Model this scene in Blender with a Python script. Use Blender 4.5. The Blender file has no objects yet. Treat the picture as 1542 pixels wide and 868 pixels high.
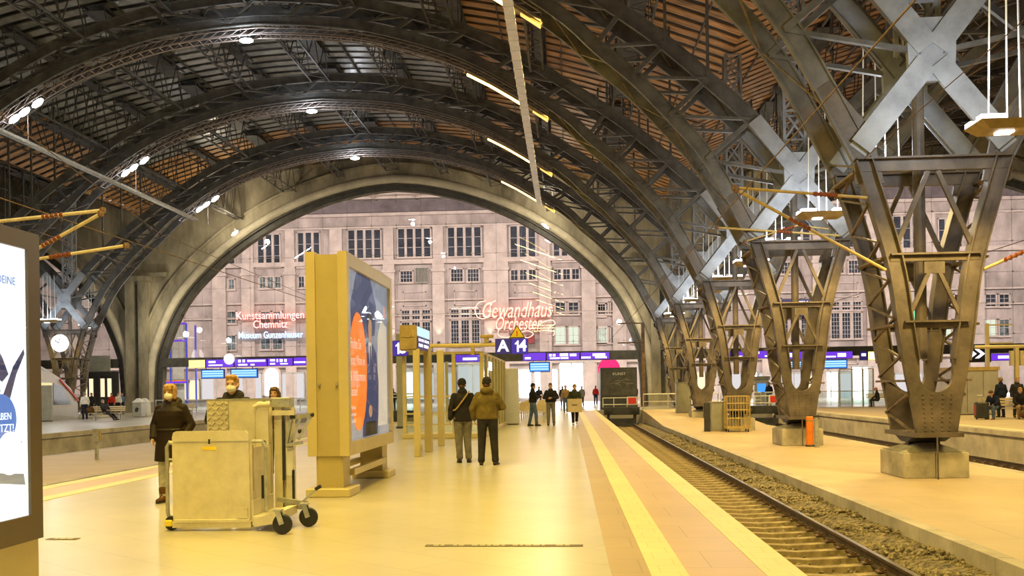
import bpy, math, random
from mathutils import Vector, Matrix
R = random.Random(7)
sc = bpy.context.scene
C = sc.collection
PI = math.pi

# ------------------------------------------------------------------ camera, world, light, exposure
FPX, YAW, ROLL, PU, PV, EYE = 1400.0, 0.06, 0.015, 771.0, 586.3, 1.55
CAMROT = Matrix.Rotation(YAW, 3, 'Z') @ Matrix.Rotation(PI / 2, 3, 'X') @ Matrix.Rotation(-ROLL, 3, 'Z')
cd = bpy.data.cameras.new('camera')
cam = bpy.data.objects.new('camera', cd)
C.objects.link(cam)
cam.matrix_world = Matrix.Translation((0, 0, EYE)) @ CAMROT.to_4x4()
cd.sensor_width = 36.0
cd.lens = FPX / 1542 * 36.0
cd.shift_y = (PV - 434) / 1542
cd.clip_end = 600
sc.camera = cam

sc.view_settings.view_transform = 'Standard'
sc.view_settings.look = 'None'
sc.view_settings.gamma = 1
sc.view_settings.use_curve_mapping = False
sc.view_settings.exposure = 0.0
sc.cycles.use_denoising = True
sc.cycles.max_bounces = 5
sc.cycles.diffuse_bounces = 3
sc.cycles.glossy_bounces = 3
sc.cycles.transparent_max_bounces = 12
sc.cycles.sample_clamp_indirect = 6
sc.cycles.caustics_reflective = False
sc.cycles.caustics_refractive = False

w = bpy.data.worlds.new('night')
sc.world = w
w.use_nodes = True
w.node_tree.nodes['Background'].inputs[0].default_value = (0.10, 0.11, 0.16, 1)
w.node_tree.nodes['Background'].inputs[1].default_value = 0.25

WARM, COOL, PINK = (1.0, 0.72, 0.15), (0.84, 0.92, 1.0), (1.0, 0.87, 0.79)

def area(name, loc, power, col, sx, sy, rot=(0, 0, 0)):
    l = bpy.data.lights.new(name, 'AREA')
    l.energy = power; l.color = col; l.shape = 'RECTANGLE'; l.size = sx; l.size_y = sy
    o = bpy.data.objects.new(name, l); C.objects.link(o)
    o.location = loc; o.rotation_euler = rot
    return o

def spot(name, loc, power, col, ang, radius=0.2, rot=(0, 0, 0), blend=0.6):
    l = bpy.data.lights.new(name, 'SPOT')
    l.energy = power; l.color = col; l.spot_size = ang; l.spot_blend = blend; l.shadow_soft_size = radius
    o = bpy.data.objects.new(name, l); C.objects.link(o)
    o.location = loc; o.rotation_euler = rot
    return o

def point(name, loc, power, col, radius=0.2):
    l = bpy.data.lights.new(name, 'POINT')
    l.energy = power; l.color = col; l.shadow_soft_size = radius
    o = bpy.data.objects.new(name, l); C.objects.link(o); o.location = loc
    return o

# layout of the train shed (metres): tracks run along Y
HC, HW = -14.75, 22.8                      # hall axis, half the distance between column rows
COLX, COLXL = HC + HW, HC - HW
BAY, Y0 = 11.65, 21.7
TY = [Y0 + BAY * k for k in range(5)]
WALLY, FACY = 80.0, 112.0
LUG = -0.55
K_WARM, K_COOL = 1.0, 1.0
# sodium strips along the arch over the platform (the fixtures hang on the trusses; the nearest are above the picture)
for y in (-1.6, 10.05, 21.7, 33.35, 45.0, 56.65, 68.3):
    area('sodium_light', (HC + 12.0, y - 1.0, 15.3), (1500 if y < 20 else 900) * K_WARM, WARM, 5.0, 0.4, (0, 0.35, 0))
# lamps over the near platform, behind and above the camera
for y in (1.0, 8.0, 15.0):
    area('platform_fill_light', (-4.0, y, 11.5), 760 * K_WARM, WARM, 4, 1.0)
# unseen lamps added above the picture to brighten the far right platform
for y in (14.0, 26.0, 38.0, 50.0):
    area('platform_fill_light', (21.5, y, 13.5), 1500 * K_WARM, (1, .74, .25), 4, 1.0)
for y in (30.0, 48.0):
    area('platform_fill_light', (-26.5, y, 13.5), 1100, (1, .92, .82), 4, 1.0)  # unseen lamps added to brighten the far left platform
for y in (9.0, 20.0):
    area('platform_fill_light', (-15.5, y, 14.0), 600, (1, .80, .42), 4, 1.0)  # unseen lamps added to brighten the low left platform
area('entrance_glow', (1.5, 110.2, 2.6), 500, (1, .96, .92), 6, 3, (-PI/2, 0, 0))
# white floodlights on the left flank of the arch
for y in TY[1:]:
    spot('flood_light', (HC - 11.8, y - 1.1, 15.4), 450 * K_COOL, COOL, 2.6, 0.3, (0.2, 0.3, 0))
    point('crown_light', (HC - .7, y - 1.1, 18.5), 220 * K_COOL, COOL, 0.2)
# small lamps at the shoulders of the end wall arch
for x in (-13.0, 13.1):
    point('arch_lamp', (HC + x, 75.8, 15.6), 700, (1, .86, .62), .25)
    point('arch_lamp', (HC + 2*HW + x, 75.8, 15.6), 480, (1, .86, .62), .25)
for x in (-19.5, 19.5):
    point('arch_lamp', (HC + x, 76.0, 7.5), 420, (1, .88, .64), .25)  # added wall wash for the lower arch flanks, no fixture modelled
# concourse: ceiling floods washing the stone front
for x in (-52, -30, -8, 14, 36, 56):
    area('concourse_light', (x, 92, 21.5), 5200, PINK, 14, 3, (math.radians(50), 0, 0))
    area('concourse_light', (x, 96, 9.0), 1700, (1, .93, .9), 12, 4)
# ------------------------------------------------------------------ helpers
def at(u, v, Y):
    d = CAMROT @ Vector(((u - PU) / FPX, -(v - PV) / FPX, -1))
    t = Y / d.y
    return Vector((d.x * t, Y, EYE + d.z * t))

def ground(u, v, z=0.0):
    d = CAMROT @ Vector(((u - PU) / FPX, -(v - PV) / FPX, -1))
    t = (z - EYE) / d.z
    return Vector((d.x * t, d.y * t, z))

def _n(nt, t, **kw):
    n = nt.nodes.new(t)
    for k, v in kw.items(): setattr(n, k, v)
    return n

def mat(name, col, rough=0.6, metal=0.0, var=0.12, scale=3.0, bump=0.0, bscale=None, col2=None, emit=None, es=0.0, stretch=None, spec=None):
    m = bpy.data.materials.new(name); m.use_nodes = True
    nt = m.node_tree; b = nt.nodes['Principled BSDF']
    b.inputs['Roughness'].default_value = rough
    b.inputs['Metallic'].default_value = metal
    if spec is not None: b.inputs['Specular IOR Level'].default_value = spec
    tc = _n(nt, 'ShaderNodeTexCoord')
    src = tc.outputs['Object']
    if stretch:
        mp = _n(nt, 'ShaderNodeMapping'); mp.inputs['Scale'].default_value = stretch
        nt.links.new(src, mp.inputs[0]); src = mp.outputs[0]
    if var > 0 or col2:
        nz = _n(nt, 'ShaderNodeTexNoise'); nz.inputs['Scale'].default_value = scale; nz.inputs['Detail'].default_value = 6
        nz.inputs['Roughness'].default_value = 0.65
        nt.links.new(src, nz.inputs['Vector'])
        cr = _n(nt, 'ShaderNodeValToRGB')
        c2 = col2 or tuple(max(0, c * (1 - 2.2 * var)) for c in col)
        c1 = tuple(min(1, c * (1 + var)) for c in col)
        cr.color_ramp.elements[0].position = 0.32; cr.color_ramp.elements[1].position = 0.68
        cr.color_ramp.elements[0].color = (*c2, 1); cr.color_ramp.elements[1].color = (*c1, 1)
        nt.links.new(nz.outputs['Fac'], cr.inputs[0]); nt.links.new(cr.outputs[0], b.inputs['Base Color'])
    else:
        b.inputs['Base Color'].default_value = (*col, 1)
    if bump > 0:
        n2 = _n(nt, 'ShaderNodeTexNoise'); n2.inputs['Scale'].default_value = bscale or scale * 4; n2.inputs['Detail'].default_value = 5
        nt.links.new(src, n2.inputs['Vector'])
        bp = _n(nt, 'ShaderNodeBump'); bp.inputs['Strength'].default_value = bump; bp.inputs['Distance'].default_value = 0.02
        nt.links.new(n2.outputs['Fac'], bp.inputs['Height']); nt.links.new(bp.outputs[0], b.inputs['Normal'])
    if emit:
        b.inputs['Emission Color'].default_value = (*emit, 1); b.inputs['Emission Strength'].default_value = es
    return m

def emat(name, col, s):
    m = bpy.data.materials.new(name); m.use_nodes = True
    b = m.node_tree.nodes['Principled BSDF']
    b.inputs['Base Color'].default_value = (0.02, 0.02, 0.02, 1)
    b.inputs['Roughness'].default_value = .5
    b.inputs['Emission Color'].default_value = (*col, 1); b.inputs['Emission Strength'].default_value = s
    m.cycles.emission_sampling = 'NONE' if s < 12 else 'AUTO'
    return m

def tile_mat(name, col, col2, mortar, bw, bh, rough, rot=0.0, ms=0.006, off=0.5, spec=0.5, bump=0.02):
    m = bpy.data.materials.new(name); m.use_nodes = True
    nt = m.node_tree; b = nt.nodes['Principled BSDF']
    tc = _n(nt, 'ShaderNodeTexCoord'); mp = _n(nt, 'ShaderNodeMapping'); mp.inputs['Rotation'].default_value = (0, 0, rot)
    nt.links.new(tc.outputs['Object'], mp.inputs[0])
    br = _n(nt, 'ShaderNodeTexBrick')
    br.offset = off
    br.inputs['Scale'].default_value = 1; br.inputs['Brick Width'].default_value = bw; br.inputs['Row Height'].default_value = bh
    br.inputs['Mortar Size'].default_value = ms
    br.inputs['Color1'].default_value = (*col, 1); br.inputs['Color2'].default_value = (*col2, 1); br.inputs['Mortar'].default_value = (*mortar, 1)
    nt.links.new(mp.outputs[0], br.inputs['Vector'])
    nz = _n(nt, 'ShaderNodeTexNoise'); nz.inputs['Scale'].default_value = 0.9; nz.inputs['Detail'].default_value = 8
    nt.links.new(tc.outputs['Object'], nz.inputs['Vector'])
    mx = _n(nt, 'ShaderNodeMixRGB', blend_type='MULTIPLY'); mx.inputs[0].default_value = 0.35
    nt.links.new(br.outputs['Color'], mx.inputs[1]); nt.links.new(nz.outputs['Color'], mx.inputs[2])
    hs = _n(nt, 'ShaderNodeRGBToBW'); nt.links.new(nz.outputs['Color'], hs.inputs[0]); nt.links.new(hs.outputs[0], mx.inputs[2])
    nt.links.new(mx.outputs[0], b.inputs['Base Color'])
    b.inputs['Roughness'].default_value = rough
    b.inputs['Specular IOR Level'].default_value = spec
    if bump:
        n2 = _n(nt, 'ShaderNodeTexNoise'); n2.inputs['Scale'].default_value = 6
        nt.links.new(tc.outputs['Object'], n2.inputs['Vector'])
        bp = _n(nt, 'ShaderNodeBump'); bp.inputs['Strength'].default_value = bump; bp.inputs['Distance'].default_value = 0.02
        nt.links.new(n2.outputs['Fac'], bp.inputs['Height']); nt.links.new(bp.outputs[0], b.inputs['Normal'])
    return m

def glass_mat(name, tint=(0.9, 0.95, 0.95), refl=0.06, rough=0.02, fres=0.5):
    m = bpy.data.materials.new(name); m.use_nodes = True
    nt = m.node_tree; nt.nodes.clear()
    out = _n(nt, 'ShaderNodeOutputMaterial'); mx = _n(nt, 'ShaderNodeMixShader')
    tr = _n(nt, 'ShaderNodeBsdfTransparent'); gl = _n(nt, 'ShaderNodeBsdfGlossy')
    tr.inputs[0].default_value = (*tint, 1); gl.inputs['Roughness'].default_value = rough
    gl.inputs[0].default_value = (1, 1, 1, 1)
    lw = _n(nt, 'ShaderNodeLayerWeight'); lw.inputs[0].default_value = 0.25
    mth = _n(nt, 'ShaderNodeMath', operation='MULTIPLY_ADD'); mth.inputs[1].default_value = fres; mth.inputs[2].default_value = refl
    nt.links.new(lw.outputs['Fresnel'], mth.inputs[0])
    nt.links.new(mth.outputs[0], mx.inputs[0]); nt.links.new(tr.outputs[0], mx.inputs[1]); nt.links.new(gl.outputs[0], mx.inputs[2])
    nt.links.new(mx.outputs[0], out.inputs[0])
    return m

class MB:
    def __init__(s): s.v = []; s.f = []; s.mi = []; s.m = 0
    def add(s, vs, fs):
        o = len(s.v); s.v += [tuple(v) for v in vs]
        for f in fs: s.f.append(tuple(i + o for i in f)); s.mi.append(s.m)
        return s
    def box(s, x0, x1, y0, y1, z0, z1):
        return s.add([(x0,y0,z0),(x1,y0,z0),(x1,y1,z0),(x0,y1,z0),(x0,y0,z1),(x1,y0,z1),(x1,y1,z1),(x0,y1,z1)],
                     [(0,3,2,1),(4,5,6,7),(0,1,5,4),(1,2,6,5),(2,3,7,6),(3,0,4,7)])
    def bbox(s, x0, x1, y0, y1, z0, z1, b=0.01):
        """box with chamfered vertical and top edges"""
        b = min(b, (x1-x0)/2.5, (y1-y0)/2.5, (z1-z0)/2.5)
        def ring(i, z): return [(x0+i+b,y0+i,z),(x1-i-b,y0+i,z),(x1-i,y0+i+b,z),(x1-i,y1-i-b,z),(x1-i-b,y1-i,z),(x0+i+b,y1-i,z),(x0+i,y1-i-b,z),(x0+i,y0+i+b,z)]
        return s.loft([ring(b*.7, z0), ring(0, z0+b), ring(0, z1-b), ring(b*.7, z1)])
    def loft(s, rings, close=True, caps=True):
        n = len(rings[0]); o = len(s.v)
        for r in rings: s.v += [tuple(p) for p in r]
        for k in range(len(rings)-1):
            a, b = o + k*n, o + (k+1)*n
            for i in range(n if close else n-1):
                j = (i+1) % n
                s.f.append((a+i, a+j, b+j, b+i)); s.mi.append(s.m)
        if caps:
            s.f.append(tuple(o+i for i in reversed(range(n)))); s.mi.append(s.m)
            e = o + (len(rings)-1)*n
            s.f.append(tuple(e+i for i in range(n))); s.mi.append(s.m)
        return s
    def bar(s, p0, p1, wd, hd, up=(0,1,0)):
        """rectangular bar; wd across 'up', hd along 'up'"""
        p0, p1 = Vector(p0), Vector(p1); d = (p1-p0).normalized(); u = Vector(up)
        sd = d.cross(u)
        if sd.length < 1e-4: sd = d.cross(Vector((1,0,0)))
        sd.normalize(); u = sd.cross(d).normalized()
        r = lambda p: [p-sd*wd/2-u*hd/2, p+sd*wd/2-u*hd/2, p+sd*wd/2+u*hd/2, p-sd*wd/2+u*hd/2]
        return s.loft([r(p0), r(p1)])
    def tube(s, pts, r, n=8, r1=None, caps=True):
        pts = [Vector(p) for p in pts]; rings = []
        prev = None
        for i, p in enumerate(pts):
            d = (pts[min(i+1,len(pts)-1)] - pts[max(i-1,0)]).normalized()
            if prev is None:
                a = d.cross(Vector((0,0,1)))
                if a.length < 1e-3: a = d.cross(Vector((1,0,0)))
            else: a = prev - d*prev.dot(d)
            a.normalize(); prev = a; b = d.cross(a)
            rr = r if r1 is None else r + (r1-r)*i/max(1,len(pts)-1)
            if isinstance(rr, (list, tuple)): rr = rr[i]
            rings.append([p + (a*math.cos(2*PI*k/n) + b*math.sin(2*PI*k/n))*rr for k in range(n)])
        return s.loft(rings, caps=caps)
    def vtube(s, pts, rs, n=8):
        pts = [Vector(p) for p in pts]; rings = []; prev = None
        for i, p in enumerate(pts):
            d = (pts[min(i+1,len(pts)-1)] - pts[max(i-1,0)]).normalized()
            if prev is None:
                a = d.cross(Vector((0,0,1)))
                if a.length < 1e-3: a = d.cross(Vector((1,0,0)))
            else: a = prev - d*prev.dot(d)
            a.normalize(); prev = a; b = d.cross(a)
            rings.append([p + (a*math.cos(2*PI*k/n) + b*math.sin(2*PI*k/n))*rs[i] for k in range(n)])
        return s.loft(rings)
    def lathe(s, c, prof, n=16, axis='Z'):
        c = Vector(c); rings = []
        for r, h in prof:
            ring = []
            for k in range(n):
                a = 2*PI*k/n; x, y = r*math.cos(a), r*math.sin(a)
                ring.append(c + (Vector((x,y,h)) if axis=='Z' else Vector((h,x,y)) if axis=='X' else Vector((y,h,x))))
            rings.append(ring)
        return s.loft(rings)
    def prism(s, poly, y0, y1):
        """polygon in (x,z) extruded along y"""
        n = len(poly)
        return s.loft([[(x,y0,z) for x,z in poly], [(x,y1,z) for x,z in poly]])
    def prismx(s, poly, x0, x1):
        return s.loft([[(x0,y,z) for y,z in poly], [(x1,y,z) for y,z in poly]])
    def sweep(s, pts, y0, y1, n0, n1):
        """plate following an (x,z) curve: y0..y1 wide, n0..n1 along the curve's normal"""
        rings = []
        for i, (x, z) in enumerate(pts):
            a, b = pts[max(i-1,0)], pts[min(i+1,len(pts)-1)]
            t = Vector((b[0]-a[0], b[1]-a[1])).normalized(); nx, nz = -t.y, t.x
            rings.append([(x+nx*n0,y0,z+nz*n0),(x+nx*n0,y1,z+nz*n0),(x+nx*n1,y1,z+nz*n1),(x+nx*n1,y0,z+nz*n1)])
        return s.loft(rings)
    def ell(s, c, rx, ry, rz, nu=16, nv=10, M=None):
        rings = []; c = Vector(c)
        for j in range(1, nv):
            th = PI*j/nv - PI/2
            ring = []
            for i in range(nu):
                p = Vector((rx*math.cos(th)*math.cos(2*PI*i/nu), ry*math.cos(th)*math.sin(2*PI*i/nu), rz*math.sin(th)))
                ring.append(c + (M @ p if M else p))
            rings.append(ring)
        return s.loft(rings)
    def cap(s, p0, p1, r0, r1=None, n=10):
        """tapered capsule"""
        r1 = r0 if r1 is None else r1
        p0, p1 = Vector(p0), Vector(p1); d = p1-p0; L = d.length
        if L < 1e-6: return s.ell(p0, r0, r0, r0)
        d.normalize(); a = d.cross(Vector((0,0,1)))
        if a.length < 1e-3: a = d.cross(Vector((1,0,0)))
        a.normalize(); b = d.cross(a); rings = []
        for j in range(1, 5):
            th = -PI/2 + PI/2*j/4.0
            rings.append([p0 + d*r0*math.sin(th) + (a*math.cos(2*PI*k/n)+b*math.sin(2*PI*k/n))*max(r0*math.cos(th), 1e-4) for k in range(n)])
        for j in range(0, 4):
            th = PI/2*j/4.0
            rings.append([p1 + d*r1*math.sin(th) + (a*math.cos(2*PI*k/n)+b*math.sin(2*PI*k/n))*max(r1*math.cos(th), 1e-4) for k in range(n)])
        return s.loft(rings)
    def mesh(s, name, mats, smooth=False):
        me = bpy.data.meshes.new(name); me.from_pydata(s.v, [], s.f)
        ms = mats if isinstance(mats, (list, tuple)) else [mats]
        for m in ms: me.materials.append(m)
        if len(ms) > 1: me.polygons.foreach_set('material_index', s.mi)
        if smooth: me.polygons.foreach_set('use_smooth', [True]*len(me.polygons))
        me.update(); return me
    def build(s, name, mats, parent=None, loc=(0,0,0), rz=0.0, smooth=False):
        o = bpy.data.objects.new(name, s.mesh(name, mats, smooth)); C.objects.link(o)
        o.parent = parent; o.location = loc; o.rotation_euler = (0,0,rz)
        return o

def tag(o, label=None, cat=None, group=None, kind=None):
    if label: o['label'] = label
    if cat: o['category'] = cat
    if group: o['group'] = group
    if kind: o['kind'] = kind
    return o

def empty(name, loc, label, cat, group=None, rz=0.0):
    o = bpy.data.objects.new(name, None); C.objects.link(o); o.location = loc; o.rotation_euler = (0,0,rz)
    o.empty_display_size = .2
    return tag(o, label, cat, group)

def struct(o, label=None):
    o['kind'] = 'structure'
    if label: o['label'] = label
    return o

KIDS = {}
def children(o): return list(o.children)
def copy_tree(o, parent=None):
    c = o.copy(); C.objects.link(c); c.parent = parent
    for ch in children(o): copy_tree(ch, c)
    return c

def copy_thing(o, loc, rz=None, label=None, group=None):
    c = copy_tree(o); c.location = loc
    if rz is not None: c.rotation_euler = (0,0,rz)
    if label: c['label'] = label
    if group: c['group'] = group
    return c

def text(name, body, size, loc, m, parent=None, rot=(PI/2,0,0), ext=0.01, shear=0.0, align='CENTER', bold=0.0, sx=1.0):
    cu = bpy.data.curves.new(name, 'FONT'); cu.body = body; cu.size = size; cu.extrude = ext; cu.shear = shear
    cu.align_x = align; cu.align_y = 'CENTER'; cu.offset = bold; cu.resolution_u = 3
    t = bpy.data.objects.new('tmp_text', cu); C.objects.link(t)
    bpy.context.view_layer.update()
    me = bpy.data.meshes.new_from_object(t.evaluated_get(bpy.context.evaluated_depsgraph_get()))
    bpy.data.objects.remove(t)
    me.materials.clear(); me.materials.append(m)
    o = bpy.data.objects.new(name, me); C.objects.link(o); o.parent = parent
    o.location = loc; o.rotation_euler = rot; o.scale = (sx, 1, 1)
    return o

def crom(pts, n):
    """smooth curve through (x,z) points"""
    out = []
    for i in range(len(pts)-1):
        p0, p1, p2, p3 = pts[max(i-1,0)], pts[i], pts[i+1], pts[min(i+2,len(pts)-1)]
        for k in range(n):
            t = k/n
            out.append(tuple(0.5*(2*p1[a] + (p2[a]-p0[a])*t + (2*p0[a]-5*p1[a]+4*p2[a]-p3[a])*t*t + (3*p1[a]-p0[a]-3*p2[a]+p3[a])*t**3) for a in range(len(p1))))
    out.append(tuple(pts[-1])); return out

# materials
M = {}
M['steel'] = mat('painted_steel', (0.145, 0.118, 0.097), 0.55, 0.0, 0.25, 1.5, 0.1, 20)
M['steel_roof'] = mat('grey_steel', (0.14, 0.138, 0.135), 0.55, 0.0, 0.25, 1.2, 0.05, 20)
M['steel_lit'] = mat('lamp_lit_grey_steel', (0.33, 0.355, 0.40), 0.5, 0.0, 0.15, 1.5, 0.05, 20)  # paler copy of the steel, cool lamp light put into the colour
M['rust'] = mat('rusty_steel', (0.16, 0.095, 0.065), 0.75, 0.0, 0.3, 3, 0.1, 25)
M['purlin'] = mat('dark_steel', (0.075, 0.07, 0.065), 0.6, 0, 0.25, 1.5)
M['wood'] = mat('roof_boards', (0.50, 0.26, 0.09), 0.5, 0, 0.35, 1.6, 0.1, 12, stretch=(.25, 3, 1))
M['concrete'] = mat('grey_concrete', (0.50, 0.46, 0.37), 0.85, 0, 0.22, 1.2, 0.25, 12)
M['concrete_wall'] = mat('stained_wall_concrete', (0.40, 0.355, 0.25), 0.85, 0, 0.3, 0.5, 0.15, 8, stretch=(1, 1, .35))
M['rim'] = mat('pale_arch_rim', (0.60, 0.54, 0.40), 0.7, 0, 0.15, 0.6)
M['darkframe'] = mat('dark_frame', (0.08, 0.075, 0.06), 0.55, 0, 0.2, 2)
M['stone'] = mat('pink_grey_stone', (0.42, 0.355, 0.325), 0.8, 0, 0.2, 0.45, 0.2, 5, stretch=(1, 1, .5))
M['stone_pale'] = mat('pale_stone', (0.50, 0.42, 0.375), 0.8, 0, 0.12, 0.6, 0.15, 6)
M['stone_dark'] = mat('slate_band', (0.13, 0.105, 0.11), 0.7, 0, 0.2, 0.7)
M['pane_dark'] = mat('dark_window_pane', (0.03, 0.035, 0.05), 0.5, 0, 0.3, 0.8, spec=.15)
M['pane_grey'] = mat('grey_window_pane', (0.15, 0.19, 0.20), 0.5, 0, 0.4, 1.2, spec=.2)
M['pane_lit'] = emat('lit_window_pane', (0.85, 0.95, 0.72), 1.1)
M['mullion'] = mat('pale_window_bars', (0.55, 0.52, 0.5), 0.6, 0, 0.1)
M['glass'] = glass_mat('clear_glass')
M['glass_arch'] = glass_mat('arch_glass', (0.86, 0.86, 0.88), 0.05, 0.004)
M['glass_green'] = glass_mat('green_glass', (0.87, 0.94, 0.92), 0.05, 0.02, .3)
M['alu'] = mat('brushed_aluminium', (0.62, 0.60, 0.55), 0.38, 0.7, 0.08, 4, 0.03, 60)
M['alu_paint'] = mat('champagne_painted_metal', (0.66, 0.58, 0.34), 0.38, 0.25, 0.05, 3)
M['steel_pol'] = mat('steel_panel', (0.55, 0.54, 0.5), 0.3, 0.8, 0.06, 2)
M['gold'] = mat('yellow_paint', (0.50, 0.37, 0.13), 0.45, 0, 0.12, 6)
M['galv'] = mat('galvanised_steel', (0.5, 0.5, 0.46), 0.45, 0.5, 0.15, 8)
M['black'] = mat('black_rubber', (0.02, 0.02, 0.02), 0.55, 0, 0.1)
M['dark'] = mat('dark_grey_paint', (0.045, 0.045, 0.048), 0.5, 0, 0.2, 3)
M['greybox'] = mat('grey_cabinet_paint', (0.33, 0.33, 0.28), 0.5, 0, 0.1, 2)
M['orange'] = mat('orange_plastic', (0.9, 0.25, 0.02), 0.45, 0, 0.1)
M['red'] = mat('red_enamel_glow', (0.70, 0.04, 0.03), 0.4, 0, 0.05, emit=(1, .05, .03), es=.06)  # slight glow put into the enamel colour
M['red_dim'] = mat('dull_red_paint', (0.30, 0.03, 0.04), 0.5, 0, 0.2)
M['rail_white'] = mat('pale_mauve_white_paint', (0.72, 0.74, 0.92), 0.5, 0, 0.06)
M['light_rail'] = mat('pinkish_grey_steel', (0.33, 0.27, 0.25), 0.55, 0, 0.15, 3)
M['white'] = mat('white_paint', (0.8, 0.8, 0.78), 0.5, 0, 0.06)
M['blue_sign'] = emat('blue_sign_face', (0.035, 0.012, 0.33), 1.0)
M['blue_dark'] = emat('dark_blue_sign_face', (0.02, 0.01, 0.13), 1.0)
M['purple'] = emat('violet_backlit_sign', (0.14, 0.03, 0.62), 1.3)
M['screen'] = emat('blue_screen', (0.05, 0.30, 0.95), 1.3)
M['screen_pale'] = emat('pale_blue_screen_rows', (0.45, 0.75, 1.0), 1.3)
M['sign_white'] = emat('white_sign_letters', (0.95, 0.93, 1.0), 1.6)
M['lamp_white'] = emat('white_lamp', (0.9, 0.96, 1.0), 40)
M['lamp_top'] = emat('white_lamp_upper_side', (0.92, 0.97, 1.0), 5)
M['lamp_warm'] = emat('warm_strip_tube', (1.0, 0.66, 0.2), 8)
M['neon_red'] = emat('red_neon', (1.0, 0.20, 0.13), 3.2)
M['neon_core'] = emat('pale_red_neon', (1.0, 0.55, 0.40), 2.4)
M['neon_blue'] = emat('blue_neon', (0.35, 0.62, 1.0), 2.6)
M['shop_white'] = emat('bright_shop_light', (1.0, 0.97, 0.93), 5.0)
M['shop_warm'] = emat('warm_shop_light', (1.0, 0.80, 0.5), 1.2)
M['yellow_light'] = emat('yellow_backlit_sign', (1.0, 0.78, 0.2), 2.2)
M['magenta'] = emat('magenta_sign', (0.9, 0.02, 0.18), 1.2)
M['green_light'] = emat('green_backlit_sign', (0.1, 0.9, 0.45), 2.0)
# ------------------------------------------------------------------ the setting
M['tile'] = tile_mat('platform_tiles', (0.60, 0.545, 0.43), (0.57, 0.515, 0.405), (0.47, 0.42, 0.33), 1.2, 0.6, 0.28, math.radians(38), 0.008, spec=0.45)
M['tan'] = tile_mat('tan_paving', (0.50, 0.365, 0.21), (0.475, 0.345, 0.20), (0.35, 0.27, 0.18), 0.6, 0.6, 0.42)
M['pinktan'] = tile_mat('rose_tan_paving', (0.63, 0.46, 0.32), (0.61, 0.44, 0.305), (0.42, 0.32, 0.23), 0.8, 0.8, 0.42)
M['stripe'] = tile_mat('pale_yellow_tactile_paving', (0.80, 0.72, 0.42), (0.78, 0.70, 0.40), (0.66, 0.58, 0.34), 0.3, 0.3, 0.5, bump=0.15)
M['lug'] = tile_mat('worn_concrete_slabs', (0.58, 0.455, 0.31), (0.55, 0.43, 0.29), (0.36, 0.30, 0.2), 2.4, 1.6, 0.6, spec=.3, bump=0.1)
M['platform_face'] = mat('platform_edge_concrete', (0.46, 0.41, 0.35), 0.8, 0, 0.16, 1.2, 0.15, 10)
M['ballast'] = mat('ballast_stone', (0.24, 0.195, 0.12), 0.9, 0, 0.45, 9, 1.0, 26)
M['ballast_stone'] = mat('loose_ballast_stone', (0.36, 0.30, 0.19), 0.85, 0, 0.4, 14, 0.2, 30)
M['floor_far'] = tile_mat('concourse_floor_tiles', (0.55, 0.52, 0.47), (0.52, 0.49, 0.44), (0.4, 0.38, 0.34), 1.0, 1.0, 0.25)

b = MB().box(-8.98, 1.59, -8, 64, -0.9, 0.0)
struct(b.build('platform', [M['tile']]), 'main platform paved with large pale yellow tiles')
def strip_floor(n, x0, x1, m, y0=-8, y1=64, z=0.004):
    struct(MB().box(x0, x1, y0, y1, z - .05, z).build('trim_%d' % n, [m]))
strip_floor(1, 1.592, 1.91, M['stripe'], z=.006); strip_floor(2, 0.66, 0.965, M['stripe'], z=.007)
strip_floor(3, 0.967, 1.588, M['pinktan']); strip_floor(4, 0.34, 0.658, M['tan'])
strip_floor(5, -8.98, -8.66, M['stripe'], z=.006); strip_floor(6, -8.05, -7.75, M['stripe'], z=.007)
strip_floor(7, -8.65, -8.06, M['pinktan'])
struct(MB().box(1.60, 1.86, -8, 64, -1.1, -0.06).build('platform_wall', [M['platform_face']]), 'side face under the main platform edge')
struct(MB().box(-100, 80, 64.0, 114, -0.9, 0.0).build('floor', [M['floor_far']]), 'concourse floor beyond the track ends')
def lug(x0, x1, name, lab, y0=-3, y1=64):
    mb = MB().box(x0 + .22, x1 - .22, y0, y1, -1.1, LUG)
    o = struct(mb.build(name, [M['lug']]), lab)
    k = MB()
    for a in (x0, x1 - .22):
        y = y0
        while y < y1:
            k.box(a, a + .22, y + .004, y + 1.196, -1.1, LUG + .004); y += 1.2
    o2 = k.build('kerb', [M['platform_face']], o)
lug(5.05, 10.55, 'luggage_platform', 'low concrete platform between the right hand tracks carrying the steel columns')
struct(MB().prismx([(50,LUG),(64,LUG),(64,.002)], 5.07, 10.53).build('ramp', [M['lug']]), 'ramp from the low column platform up to the concourse')
lug(-18.3, -12.3, 'luggage_platform', 'low pale platform between the tracks left of the main platform', 2, 64)
lug(-39.8, -34.6, 'luggage_platform', 'low platform under the left column row', 20, 64)
b = MB().box(14.1, 30, -2, 64, -1.1, 0.0)
o = struct(b.build('platform', [M['lug']]), 'far platform on the right with waiting passengers')
struct(MB().box(13.8, 14.1, -2, 64, -1.1, 0.004).box(13.72, 14.1, -2, 64, -.16, 0.0).build('platform_wall', [M['platform_face']], o))
struct(MB().box(14.12, 14.42, -2, 64, -.04, 0.006).build('edge_strip', [M['stripe']], o))
b = MB().box(-31.9, -21.7, 10, 64, -1.1, 0.0)
o = struct(b.build('platform', [M['floor_far']]), 'far platform on the left beside the train')
struct(MB().box(-21.7, -21.4, 10, 64, -1.1, 0.004).box(-21.7, -21.33, 10, 64, -.2, 0.0).build('platform_wall', [M['platform_face']], o))
struct(MB().box(-100, 80, -8, 64, -1.35, -1.06).build('ground', [M['ballast']]), 'brown ballast bed under the tracks')

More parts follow.
